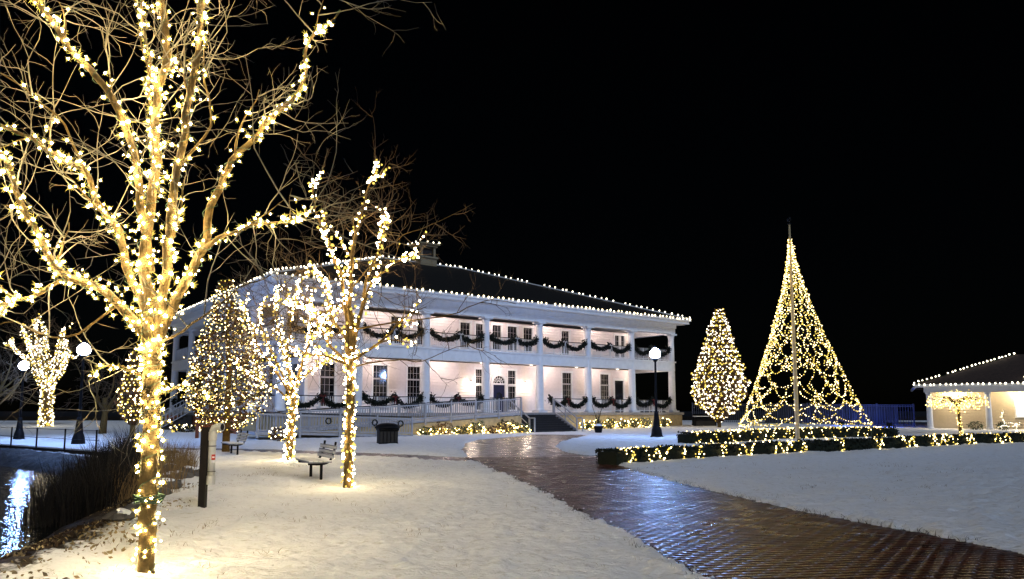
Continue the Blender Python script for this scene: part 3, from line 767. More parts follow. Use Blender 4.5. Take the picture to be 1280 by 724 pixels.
# ------------------------------------------------------------------ lanterns on the porch
def lantern(x, z, label, s=1.0, watts=60, vis=True):
    t = thing('wall_lantern', label, 'lantern', M=BM @ Matrix.Translation((x, PD - 0.03, z)), group='porch wall lanterns')
    MB().box(-0.06, 0.06, -0.05, 0.03, -0.15, 0.15).bar((0, -0.04, 0.1), (0, -0.16, 0.2), 0.03, 0.03).lathe((0, -0.17, 0), [(0.11, 0.17), (0.08, 0.22), (0.02, 0.28)], 8).build('bracket', 'metal_dark', t, local=True)
    MB().lathe((0, -0.17, -0.12), [(0.05, 0), (0.085, 0.05), (0.095, 0.28)], 8).build('lantern_glass', 'lantern_glow', t, local=True)
    ld = bpy.data.lights.new('lantern_light', 'POINT'); ld.energy = watts; ld.color = (1.0, 0.76, 0.62); ld.shadow_soft_size = 0.12
    lo = bpy.data.objects.new('lantern_light', ld); COL.objects.link(lo); lo.parent = t; lo.location = (0, -0.45, 0.02)
for xl, lb in ((on_plane(587, 478, PD)[0], 'just left of the navy entrance door'), (on_plane(655, 478, PD)[0], 'just right of the navy entrance door')):
    lantern(xl, 3.55, 'lit wall lantern on the ground floor porch, ' + lb, watts=30)
def ceiling_lamp(x, label, watts=52, y=1.1, z=ZC + 0.80, g='balcony ceiling lamps'):
    t = thing('ceiling_lamp', label, 'lamp', M=BM @ Matrix.Translation((x, y, z)), group=g)
    MB().lathe((0, 0, -0.04), [(0.16, 0), (0.18, 0.04)], 14).build('mount', 'metal_dark', t, local=True)
    MB().lathe((0, 0, -0.16), [(0.05, 0), (0.12, 0.03), (0.15, 0.12)], 14).build('lamp_shade', 'lantern_glow', t, local=True)
    ld = bpy.data.lights.new('ceiling_light', 'POINT'); ld.energy = watts; ld.color = (1.0, 0.75, 0.67); ld.shadow_soft_size = 0.15
    lo = bpy.data.objects.new('ceiling_light', ld); COL.objects.link(lo); lo.parent = t; lo.location = (0, 0, -0.3)
names7 = ['leftmost', 'second from left', 'third from left', 'middle', 'third from right', 'second from right', 'rightmost']
for i in range(7): ceiling_lamp(LX * (i + 0.5) / 7, 'small ceiling lamp above the upper balcony, ' + names7[i] + ' bay')
for i in range(7): ceiling_lamp(LX * (i + 0.5) / 7, 'small ceiling lamp under the ground floor porch ceiling, ' + names7[i] + ' bay', 46, z=ZB1 - 0.402, g='ground floor ceiling lamps')

# ------------------------------------------------------------------ light strings on the roof
bulb_me = {}
def string_on(line, label, spacing, r, mname, group='light strings along the mansion roof', wire_r=0.012, up=0.09, name='light_string', drop=0.0, place=None):
    line = [Vector(p) for p in line]
    base = line[0]
    t = thing(name, label, 'string lights', base, group=group)
    MB().tube(line, wire_r, 4).build('wire', 'wire_green', t)
    key = (r, mname)
    d_ = (line[-1] - line[0]).normalized()
    for k, p in enumerate(resample(line, spacing)):
        if random.random() < 0.03: continue
        q = p + d_ * random.gauss(0, spacing * 0.10) + Vector((random.gauss(0, 0.012), random.gauss(0, 0.012), up + random.gauss(0, 0.018)))
        if key not in bulb_me:
            o = MB().lathe((0, 0, 0), [(r * 0.35, -r * 0.9), (r * 0.95, -r * 0.35), (r, 0.1 * r), (r * 0.6, r * 0.9), (r * 0.1, r * 1.35)], 6).build('bulb', mname, t, local=True); bulb_me[key] = o.data
        else:
            o = bpy.data.objects.new('bulb', bulb_me[key]); COL.objects.link(o); o.parent = t
        o.location = q - base; o.rotation_euler = (random.gauss(0, 0.3), random.gauss(0, 0.3), 0); s_ = random.uniform(0.75, 1.15); o.scale = (s_, s_, s_)
    return t
RW = [BM @ p for p in RIDGE]; oo = OV + 0.03
upz = Vector((0, 0, 0.07))
string_on([Bw(-oo, -oo, ZE - 0.02), Bw(LX + oo, -oo, ZE - 0.02)], 'warm light string along the long front eave of the mansion', 0.42, 0.064, 'bulb_eave', up=0.03)
string_on([Bw(-oo, -oo, ZE - 0.02), Bw(-oo, LY + oo, ZE - 0.02)], 'light string along the left side eave of the mansion', 0.55, 0.05, 'bulb_white', up=0.03)
string_on([RW[0] + upz, RW[1] + upz], 'light string up the left hip of the mansion roof', 0.5, 0.055, 'bulb_white')
string_on([RW[1] + upz, RW[2] + upz], 'light string along the top ridge beside the cupola', 0.5, 0.06, 'bulb_white')
string_on([RW[2] + upz, RW[3] + upz], 'light string down the right hip of the mansion roof', 0.5, 0.06, 'bulb_white')
string_on([Bw(cx + a, cyy + b, ZR + 1.62) for a, b in ((-1, 1), (-1, -1), (1, -1), (1, 1))], 'light string round the top of the rooftop cupola', 0.66, 0.07, 'bulb_white')

# ------------------------------------------------------------------ garlands
def garland(x0, x1, y, ztop, label, sag=0.42, axis='x'):
    t = thing('garland', label, 'garland', M=BM @ Matrix.Translation(((x0 + x1) / 2, y, ztop) if axis == 'x' else (y, (x0 + x1) / 2, ztop)), group='garlands on the porch rails')
    Mi = WM[t]
    pts = []; rad = []; mid = random.uniform(0.46, 0.54); sg2 = [sag * random.uniform(0.78, 1.18) for _ in range(2)]
    for half in (0, 1):
        a = x0 + (x1 - x0) * mid * half; b = x0 + (x1 - x0) * (mid if half == 0 else 1.0)
        for i in range(70):
            u = (i + 0.5) / 70; pts.append((a + (b - a) * u, -0.07, ztop - sg2[half] * 4 * u * (1 - u) - 0.02)); rad.append(0.165 + 0.03 * math.sin(u * 9) + 0.05 * max(0, 1 - 6 * min(u, 1 - u)))
    pts = np.array(pts); rad = np.array(rad)
    P = np.repeat(pts, 7, 0); n = len(P); a = rng.uniform(0, 2 * np.pi, n); rr = np.repeat(rad, 7) * np.sqrt(rng.uniform(0.05, 1.2, n))
    Q = np.stack([P[:, 0] + rng.normal(0, 0.03, n), P[:, 1] + rr * np.cos(a), P[:, 2] + rr * np.sin(a)], 1)
    for xe in (x0 + 0.06, x0 + (x1 - x0) * mid, x1 - 0.06):
        k = 90; Q = np.vstack([Q, np.stack([rng.normal(xe, 0.12, k), rng.normal(-0.07, 0.07, k), rng.normal(ztop - 0.02, 0.13, k)], 1)])
    v, f = leaves_np(Q, 0.10, 0.38)
    core = MB().tube([tuple(p) for p in pts[::5]] + [tuple(pts[-1])], 0.09, 6)
    if axis == 'y': 
        v = np.stack([y + v[:, 1], v[:, 0], v[:, 2]], 1); core.v = [(y + p[1], p[0], p[2]) for p in core.v]
    else: v = v + np.array([0, y, 0]); core.v = [(p[0], p[1] + y, p[2]) for p in core.v]
    Bn = np.array(BM); vw = v @ Bn[:3, :3].T + Bn[:3, 3]
    link_mesh('sprigs', vw, f, 'garland', t, kind='stuff')
    core.xf(BM); core.build('stem', 'garland', t)
    xm = x0 + (x1 - x0) * mid
    b = MB()
    for s in (-1, 1):
        b.tube([(xm, y - 0.26, ztop - 0.05), (xm + s * 0.12, y - 0.3, ztop + 0.05), (xm + s * 0.2, y - 0.28, ztop - 0.03), (xm, y - 0.26, ztop - 0.06)], 0.028, 5)
        b.bar((xm, y - 0.27, ztop - 0.06), (xm + s * 0.08, y - 0.27, ztop - 0.5), 0.05, 0.012)
    if axis == 'x': b.xf(BM); b.build('bow', 'bow_red' if ztop < 4 else 'bow_silver', t)
bn = ['first bay from the left', 'second bay from the left', 'third bay from the left', 'bay above the entrance', 'third bay from the right', 'second bay from the right', 'last bay on the right']
for i in range(7):
    xa_, xb_ = LX * i / 7 + 0.32, LX * (i + 1) / 7 - 0.32
    garland(xa_, xb_, 0, ZB1 + 1.0, 'dark green garland swagged on the upper balcony rail, ' + bn[i])
    if i == 3: continue
    if i == 4: xa_ = STX1 + 0.1
    garland(xa_, xb_, 0, ZF + 1.0, 'dark garland with bow on the ground floor rail, ' + bn[i], sag=0.5)
for i in (2, 4): garland(LY * i / 5 + 0.4, LY * (i + 1) / 5 - 0.4, 0.0, ZF + 1.0, 'dark garland on the left side porch rail, ' + ('middle bay' if i == 2 else 'rearmost bay'), axis='y')
def wreath(c, r, label, nrm, bow=True):
    t = thing('wreath', label, 'wreath', c, group='wreaths')
    n = Vector(nrm).normalized(); u = n.cross(Vector((0, 0, 1))).normalized(); w_ = u.cross(n)
    Q = []
    for k in range(260):
        a = random.uniform(0, 2 * math.pi); rr = r + random.gauss(0, r * 0.14); Q.append(Vector(c) + (u * math.cos(a) + w_ * math.sin(a)) * rr + n * random.gauss(0.05, r * 0.1))
    v, f = leaves_np(np.array(Q), r * 0.22, 0.4); link_mesh('sprigs', v, f, 'garland', t, kind='stuff')
    MB().tube([Vector(c) + (u * math.cos(a) + w_ * math.sin(a)) * r + n * 0.05 for a in np.linspace(0, 2 * math.pi, 20)], r * 0.14, 5).build('hoop', 'garland', t)
bnrm = BM.to_3x3() @ Vector((0, -1, 0))
wreath(Bw(ex, PD - 0.03, 2.75), 0.2, 'small pale wreath hung on the navy entrance door', bnrm)
for xx, lb in ((1.2, 'left of the mid lawn tree trunk'), (3.9, 'middle one above the black bin'), (5.5, 'right end by the shrub bed')): wreath(Bw(xx, YC - 0.07, lz(xx) + 0.62), 0.15, 'small dark wreath on the lower ramp railing, ' + lb, bnrm)

# ------------------------------------------------------------------ trees
def starburst_bulb(name, parent, seed=1):  # bright core plus emissive spikes shaped like starburst glare
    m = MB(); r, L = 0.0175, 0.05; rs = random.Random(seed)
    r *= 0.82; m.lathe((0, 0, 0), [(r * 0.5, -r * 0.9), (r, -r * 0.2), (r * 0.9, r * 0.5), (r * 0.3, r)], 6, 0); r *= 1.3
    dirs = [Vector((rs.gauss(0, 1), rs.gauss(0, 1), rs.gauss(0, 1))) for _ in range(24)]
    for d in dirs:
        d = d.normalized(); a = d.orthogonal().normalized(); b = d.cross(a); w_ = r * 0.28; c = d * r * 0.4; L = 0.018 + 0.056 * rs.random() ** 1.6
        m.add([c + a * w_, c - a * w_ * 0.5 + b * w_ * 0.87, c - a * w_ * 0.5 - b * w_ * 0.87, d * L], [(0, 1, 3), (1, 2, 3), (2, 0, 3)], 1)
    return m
def wander(p, d, L, n, wob, lift):
    pts = [p.copy()]; d = d.normalized()
    for i in range(n):
        d = (d + rv(wob) + Vector((0, 0, lift))).normalized(); p = p + d * (L / n); pts.append(p.copy())
    return pts
def twig_set(mb, limbs, n1, L1, n2, n3, r1, t0=0.25, wob=0.22, lift=0.04, flat=1.0, dens=None):
    for li, (pts, ra, rb) in enumerate(limbs):
        tot = sum((b - a).length for a, b in zip(pts, pts[1:]))
        k1 = max(2, int(n1 * (dens[li] if dens else 1.0)))
        for i in range(k1):
            t = t0 + (1 - t0) * (i + random.random()) / k1
            p = interp(pts, min(t, 0.999)); q = interp(pts, min(t + 0.05, 1.0)); tan = (q - p); tan = tan.normalized() if tan.length > 1e-6 else Vector((0, 0, 1))
            o = rv(); o = (o - tan * o.dot(tan)).normalized(); o.y *= flat
            d = (tan * random.uniform(0.3, 0.9) + o).normalized()
            L = L1 * random.uniform(0.5, 1.25) * (1.1 - 0.5 * t)
            a = wander(p, d, L, 7, wob, lift); ns = len(a)
            rr = r1 * random.uniform(0.7, 1.2)
            mb.tube(a, [rr * (1 - 0.75 * j / (ns - 1)) for j in range(ns)], 5, cap=False)
            for j in range(n2):
                t2 = random.uniform(0.25, 0.95); p2 = interp(a, t2); q2 = interp(a, min(1, t2 + 0.1)); tn = (q2 - p2).normalized(); o = rv(); o = (o - tn * o.dot(tn)).normalized()
                b = wander(p2, tn * 0.7 + o * 0.8, L * random.uniform(0.3, 0.65), 6, wob * 1.1, lift); nb = len(b); r2 = rr * 0.5
                mb.tube(b, [r2 * (1 - 0.7 * u / (nb - 1)) for u in range(nb)], 4, cap=False)
                for k in range(n3):
                    t3 = random.uniform(0.3, 0.95); p3 = interp(b, t3); q3 = interp(b, min(1, t3 + 0.1)); tn3 = (q3 - p3).normalized()
                    c = wander(p3, tn3 * 0.8 + rv(0.6), L * random.uniform(0.12, 0.3), 4, wob * 1.2, lift)
                    mb.tube(c, [r2 * 0.55, r2 * 0.45, r2 * 0.4, r2 * 0.3, r2 * 0.2], 3, cap=False)
def wrap_bulbs(pts, ra, rb, per_m, off, t0=0.0, t1=1.0, jitter=0.012):
    out = []; tot = sum((b - a).length for a, b in zip(pts, pts[1:])); n = int(tot * per_m * 1.55 * (t1 - t0)); ang = random.uniform(0, 6)
    for i in range(n):
        t = t0 + (t1 - t0) * (i + random.random() * 0.8) / max(n, 1); p = interp(pts, min(t, 0.999)); q = interp(pts, min(1, t + 0.03)); tn = (q - p); tn = tn.normalized() if tn.length > 1e-7 else Vector((0, 0, 1))
        a = tn.orthogonal().normalized(); b = tn.cross(a); ang += random.uniform(0.6, 2.6)
        if random.random() > 0.64 + 0.85 * noise.noise(p * (26.0 / per_m) + Vector((7.7, 3.1, 0))): continue
        r = ra + (rb - ra) * t + off
        out.append(p + (a * math.cos(ang) + b * math.sin(ang)) * r * random.uniform(0.9, 1.25) + rv(jitter))
    return out
def wrap_wire(pts, ra, rb, pitch, off):
    tot = sum((b - a).length for a, b in zip(pts, pts[1:])); n = max(8, int(tot / pitch * 9)); out = []
    for i in range(n + 1):
        t = i / n; p = interp(pts, min(t, 0.9999)); q = interp(pts, min(1, t + 0.02)); p0 = interp(pts, max(0, t - 0.02)); tn = (q - p0).normalized()
        a = tn.cross(Vector((0.3, 1, 0.1))).normalized(); b = tn.cross(a); an = t * tot / pitch * 2 * math.pi
        out.append(p + (a * math.cos(an) + b * math.sin(an)) * (ra + (rb - ra) * t + off))
    return out
def bare_tree(label, base, trunk, limbs, bark, twigm, tw, group='bare lit trees'):
    """trunk: (pts, r0, r1); limbs: [(pts, r0, r1)]"""
    t = thing('bare_tree', label, 'tree', base, group=group)
    pts, a, b = trunk; n = len(pts)
    rad = [a + (b - a) * i / (n - 1) for i in range(n)]; rad[0] *= 1.25
    MB().tube(pts, rad, 14).build('trunk', bark, t, smooth=True)
    for (lp, la, lb) in limbs:
        n = len(lp); la *= 0.78; lb *= 0.85; MB().tube(lp, [la + (lb - la) * (i / (n - 1)) ** 0.8 for i in range(n)], 9).build('limb', bark, t, smooth=True)
    mb = MB(); twig_set(mb, limbs, **tw); mb.build('twigs', twigm, t, kind='stuff', smooth=True)
    return t
def crook(pts, amp):
    out = []
    for i, p in enumerate(pts):
        f = min(1.0, i / 4.0); o = Vector((11.3 * pts[-1].x, 5.1 * pts[-1].z, 0))
        out.append(p + f * amp * (noise.noise_vector(p * 2.3 / (amp * 18) + o) + 0.5 * noise.noise_vector(p * 6.0 / (amp * 18) + o)))
    return out
def sub_limbs(limbs, n, L, r, t0=0.25, dens=None):
    out = []
    for li, (pts, ra, rb) in enumerate(limbs):
        for i in range(n if not dens else int(n * dens[li] + 0.5)):
            t = t0 + (0.97 - t0) * (i + random.random()) / n; p = interp(pts, t); tn = (interp(pts, min(1, t + 0.05)) - interp(pts, max(0, t - 0.05))).normalized()
            o = rv(); o = (o - tn * o.dot(tn)).normalized(); k = L * random.uniform(0.55, 1.2) * (1.15 - 0.5 * t)
            rr = min(r, (ra + (rb - ra) * t) * 0.6)
            out.append((wander(p, tn * 0.8 + o * 0.75 + Vector((0, 0, 0.25)), k, 7, 0.14, 0.04), rr, rr * 0.3))
    return out
def px_line(pl, Y0, dy_end=0.0, k=4, jit=0.0):
    n = len(pl); return smooth_line([at(x, y, Y0 + dy_end * (i / (n - 1)) ** 1.2) + (rv(jit) if 0 < i else Vector()) for i, (x, y) in enumerate(pl)], k)

# --- the big near tree
D1 = 7.35
tb = gnd(183, 722); D1 = tb.y
tr1 = (crook(px_line([(182, 727), (184, 660), (186, 600), (188, 530), (190, 470), (190, 425)], D1), 0.02), 0.078, 0.092)
l1 = [([(190, 440), (184, 370), (184, 300), (192, 220), (200, 130), (205, 50), (209, -50)], 0.1, .085, .04),
      ([(192, 435), (203, 370), (212, 290), (222, 210), (238, 120), (249, 40), (256, -40)], -0.35, .072, .034),
      ([(194, 430), (224, 372), (247, 320), (266, 260), (286, 212), (318, 172), (352, 138), (378, 98), (388, 52), (425, 8)], 0.5, .078, .012),
      ([(250, 315), (285, 294), (325, 277), (365, 272), (402, 252)], -0.3, .04, .006),
      ([(186, 425), (150, 380), (112, 358), (82, 346), (55, 312), (30, 262), (15, 215), (-16, 180)], -0.5, .07, .025),
      ([(84, 348), (42, 368), (4, 382), (-40, 398)], -0.5, .032, .014),
      ([(186, 400), (162, 332), (141, 282), (120, 242), (95, 205), (60, 188), (20, 168), (-30, 145)], 0.7, .062, .02),
      ([(188, 340), (176, 255), (164, 180), (140, 124), (110, 82), (80, 50), (52, 12), (30, -35)], -0.7, .062, .026),
      ([(200, 205), (188, 110), (182, 40), (176, -40)], 0.6, .035, .016),
      ([(176, 470), (150, 460), (128, 458), (108, 470)], -0.2, .020, .006),
      ([(200, 492), (235, 482), (262, 500), (305, 500), (330, 488)], -0.3, .020, .006),
      ([(196, 430), (240, 405), (300, 365), (340, 345)], -0.6, .020, .006),
      ([(222, 210), (262, 160), (258, 90), (252, 20)], 0.5, .022, .008),
      ([(120, 242), (80, 160), (30, 110), (-30, 70)], -0.4, .02, .007),
      ([(150, 380), (80, 425), (20, 405), (-40, 420)], 0.4, .018, .006)]
starts = []
limbs1 = []
trunkD = D1
for pl, dy, ra, rb in l1:
    Y0 = D1
    # begin at the depth of the limb it springs from
    if limbs1 and pl[0][1] < 395:
        best = min((abs((p - at(pl[0][0], pl[0][1], p.y)).length), p.y) for lp, _, _ in limbs1 for p in lp); Y0 = best[1]
    limbs1.append((crook(px_line(pl, Y0, dy), 0.055), ra, rb))
subs1 = sub_limbs(limbs1[:9], 3, 0.8, 0.022, 0.3)
bare_tree('tall bare tree wrapped in large gold lights at the left front', (tb.x, tb.y, g1(tb.x, tb.y)), tr1, limbs1 + subs1, 'bark_tan', 'twig_pale',
          dict(n1=4, L1=1.35, n2=3, n3=2, r1=0.0080, t0=0.12, wob=0.17, lift=0.015), group=None)
ls = thing('light_string', 'gold bulb string with modelled starburst glare, wound round the tall tree at the left front', 'string lights', (tb.x, tb.y, 0.02))
pos = wrap_bulbs(*tr1, 34, 0.02, 0.0, 0.55) + [p + rv(0.012) for p in wrap_wire(tr1[0], tr1[1], tr1[2], 0.21, 0.018)[::2]] + wrap_bulbs(*tr1, 70, 0.02, 0.5, 1.0)
dens = [34, 25, 23, 18, 28, 20, 22, 26, 14, 16, 11, 0, 6, 5, 0]
for (lp, ra, rb), dn in zip(limbs1, dens): pos += wrap_bulbs(lp, ra, rb, dn, 0.015, 0.03, 0.97, 0.02)
for q_ in subs1: pos += wrap_bulbs(*q_, 11, 0.015, 0.0, 0.75, 0.03)
lp = limbs1[2][0]; pos += [interp(lp, 0.93) + rv(0.035) for _ in range(9)]
wm = MB()
wm.tube(wrap_wire(*tr1, 0.22, 0.006), 0.004, 4)
for (lp, ra, rb), dn in zip(limbs1, dens):
    if dn > 10: wm.tube(wrap_wire(lp, ra, rb, 0.2, 0.005), 0.0035, 3)
wm.build('wire', 'wire_green', ls, kind='stuff')
sbs = [starburst_bulb('bulb', ls, k) for k in (3, 5, 8)]; sb = sbs[0]
random.shuffle(pos)
vis = [p for p in pos if -0.72 < p.x / p.y < 0.72 and (p.z - CZ) / p.y < 0.60]
vis.sort(key=lambda p: p.y)
sing = vis[:300]; ids = set(id(p) for p in sing); rest = [p for p in pos if id(p) not in ids]
mes = {}; base = WM[ls].translation
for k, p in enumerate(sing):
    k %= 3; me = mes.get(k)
    if me is None: o = sbs[k].build('bulb', ['bulb_near', 'bulb_near_flare'], ls, local=True); mes[k] = o.data
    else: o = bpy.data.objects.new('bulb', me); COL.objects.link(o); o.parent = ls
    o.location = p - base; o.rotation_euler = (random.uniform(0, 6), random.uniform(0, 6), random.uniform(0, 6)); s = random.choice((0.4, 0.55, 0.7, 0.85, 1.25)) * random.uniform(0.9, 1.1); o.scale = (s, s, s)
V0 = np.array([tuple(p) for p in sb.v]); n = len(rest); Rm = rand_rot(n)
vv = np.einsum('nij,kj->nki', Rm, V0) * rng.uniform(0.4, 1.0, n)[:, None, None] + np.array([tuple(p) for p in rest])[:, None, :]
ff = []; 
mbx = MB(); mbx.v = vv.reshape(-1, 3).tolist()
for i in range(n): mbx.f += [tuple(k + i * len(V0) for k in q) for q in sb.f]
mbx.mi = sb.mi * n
mbx.build('bulbs', ['bulb_near', 'bulb_near_flare'], ls, kind='stuff')
# green cable tie on the trunk
tie = thing('cable_bundle', 'green coil of light cable tied round the big tree trunk', 'cable', at(186, 632, D1 - 0.1))
tc_ = interp(tr1[0], 0.32)
for j in range(4): MB().tube([tc_ + Vector((math.cos(a) * (0.128 + 0.006 * j), math.sin(a) * (0.128 + 0.006 * j), 0.02 * j - 0.03 + 0.012 * math.sin(3 * a + j))) for a in np.linspace(0, 2 * math.pi, 18)], 0.009, 5).build('cable_loop', 'wire_green', tie)

def lit_tree(label, slabel, base_px, trunk, limbs, r0, r1, bark, twigm, tw, dens_t, dens_l, br, bm='bulb', D=None, off=0.02, group='bare lit trees', tmax=None, wire=True, nsub=3, Lsub=0.9, sdens=0.45):
    p = gnd(*base_px); D = D or p.y
    tr = (px_line(trunk, D), r0, r1)
    tr[0][0].z = g1(p.x, D) - 0.05
    L = []; ls_ = []
    for i, l in enumerate(limbs):
        L.append((crook(px_line(l[0], D, l[1]), 0.006 * D), l[2], l[3])); ls_.append(l[4] if len(l) > 4 else 1.0)
    S = sub_limbs(L, nsub, Lsub, 0.02 * D / 15, 0.25, [1 if q > 0.5 else 0 for q in ls_])
    bare_tree(label, (tr[0][0].x, D, g1(p.x, D)), tr, L + S, bark, twigm, tw, group=group)
    s = thing('light_string', slabel, 'string lights', (tr[0][0].x, D, g1(p.x, D)), group='tree light strings')
    pos = wrap_bulbs(*tr, dens_t, off, 0.02)
    for (lp, ra, rb), kk in zip(L, ls_):
        if kk > 0: pos += wrap_bulbs(lp, ra, rb, dens_l * min(kk, 1.0), off, 0, 1.0 if kk >= 1 else kk + 0.3, 0.03)
    for q in S: pos += wrap_bulbs(*q, dens_l * sdens, off, 0, 0.85, 0.03)
    if wire:
        m = MB().tube(wrap_wire(*tr, 0.2, 0.008), 0.006, 3); m.build('wire', 'wire_green', s)
    bulbs_stuff([tuple(q) for q in pos], br, bm, s)
    return D
# --- tree in front of the mansion
lit_tree('bare lit tree on the snow right of the nearer bench', 'warm light string on the lawn tree right of the nearer bench', (435, 612), [(435, 616), (436, 560), (438, 500), (438, 445)],
         [([(437, 455), (432, 400), (425, 350), (415, 312), (400, 282), (393, 245), (388, 222)], 0.3, .075, .015),
          ([(438, 455), (440, 390), (442, 340), (446, 300), (452, 260), (465, 225), (472, 203)], -0.2, .085, .015),
          ([(440, 445), (452, 390), (462, 345), (470, 310), (479, 285), (486, 262)], 0.5, .065, .012),
          ([(447, 400), (460, 365), (478, 342), (500, 324), (522, 318)], -0.5, .045, .012),
          ([(440, 452), (462, 436), (487, 414), (508, 396), (535, 384)], -0.4, .05, .01, 0.55),
          ([(437, 458), (415, 432), (395, 402), (374, 384), (350, 372)], 0.4, .05, .01),
          ([(436, 455), (408, 447), (382, 440), (352, 425)], -0.4, .045, .012),
          ([(438, 450), (430, 420), (412, 385), (405, 350), (388, 330)], 0.8, .045, .012),
          ([(445, 412), (500, 402), (560, 396), (602, 376), (640, 380)], -0.8, .028, .006, 0.0),
          ([(438, 460), (480, 450), (520, 452), (560, 440), (600, 425)], -0.9, .024, .005, 0.0),
          ([(440, 360), (490, 300), (540, 280), (590, 255)], 0.6, .022, .005, 0.0)],
         0.10, 0.085, 'bark_brown', 'twig_brown', dict(n1=4, L1=1.4, n2=4, n3=2, r1=0.010, t0=0.2, wob=0.15, lift=0.03), 72, 34, 0.024, 'bulb_lawn', off=0.025)
lit_tree('smaller bare lit tree between the two benches', 'dense light string on the smaller tree between the two benches', (361, 577), [(361, 580), (363, 545), (366, 510), (368, 478)],
         [([(368, 490), (380, 450), (395, 420), (410, 400), (420, 378)], 0.4, .07, .012),
          ([(367, 490), (360, 450), (362, 410), (368, 372), (374, 348)], -0.4, .07, .012),
          ([(366, 500), (345, 462), (325, 432), (310, 400), (300, 380)], 0.6, .06, .012),
          ([(367, 480), (352, 430), (346, 390), (346, 356)], -0.6, .06, .012),
          ([(365, 505), (336, 480), (310, 470), (288, 456)], 0.5, .05, .01),
          ([(368, 480), (398, 456), (425, 446), (448, 440)], -0.5, .05, .01),
          ([(367, 485), (385, 430), (388, 395), (392, 362)], 0.9, .05, .01),
          ([(366, 495), (338, 440), (328, 400), (332, 370)], -0.9, .05, .01)],
         0.12, 0.095, 'bark_brown', 'twig_brown', dict(n1=6, L1=1.4, n2=4, n3=2, r1=0.011, t0=0.2, wob=0.15, lift=0.03), 80, 26, 0.028, 'bulb_lawn', off=0.035, nsub=4, Lsub=1.0)
lit_tree('distant vase-shaped tree wrapped in dense white lights beyond the pond', 'dense white light string on the distant vase-shaped tree', (57, 533), [(57, 537), (58, 510), (60, 482)],
         [([(58, 500), (45, 462), (34, 430), (26, 406)], 0.6, .16, .03), ([(58, 495), (52, 450), (46, 420), (43, 402)], -0.8, .14, .03), ([(60, 490), (60, 450), (60, 425), (59, 408)], 0.5, .14, .03),
          ([(60, 490), (68, 455), (74, 430), (78, 406)], -1, .14, .03), ([(61, 492), (74, 465), (82, 445), (88, 425)], 1, .14, .03), ([(57, 490), (40, 455), (24, 444), (14, 430)], 1.2, .14, .03),
          ([(58, 488), (40, 440), (34, 425)], -1.5, .14, .03), ([(61, 485), (76, 450), (84, 440), (92, 446)], -1.5, .14, .03)],
         0.40, 0.36, 'bark_brown', 'twig_brown', dict(n1=3, L1=1.6, n2=3, n3=1, r1=0.025, t0=0.3, wob=0.15, lift=0.05), 120, 26, 0.05, 'bulb_white', D=60, off=0.06, nsub=5, Lsub=1.6, sdens=0.4)

# --- unlit bare tree catching the blue lamps at the far left
def back_tree(px, D, label, H):
    b = at(px, 535, D); zg = g1(b.x, D); b.z = zg
    tr = ([b + Vector((0, 0, -0.1)), b + Vector((0.1, 0, 0.2 * H)), b + Vector((0, 0.1, 0.38 * H))], 0.2, 0.14)
    L = []
    for k in range(9):
        a = k * 2.4; st = tr[0][1].lerp(tr[0][2], random.random()); L.append((wander(st, Vector((math.cos(a) * 0.8, math.sin(a) * 0.8, 0.9)), H * random.uniform(0.4, 0.62), 9, 0.12, 0.03), 0.085, 0.02))
    bare_tree(label, b, tr, L, 'bark_brown', 'twig_brown', dict(n1=8, L1=1.7, n2=5, n3=2, r1=0.016, t0=0.2, wob=0.16, lift=0.02), group='unlit bare trees')
back_tree(-12, 41.0, 'unlit bare tree catching blue lamp light at the far left edge', 6.2)
back_tree(128, 47.0, 'unlit bare tree in the dark behind the right pond lamp', 6.0)

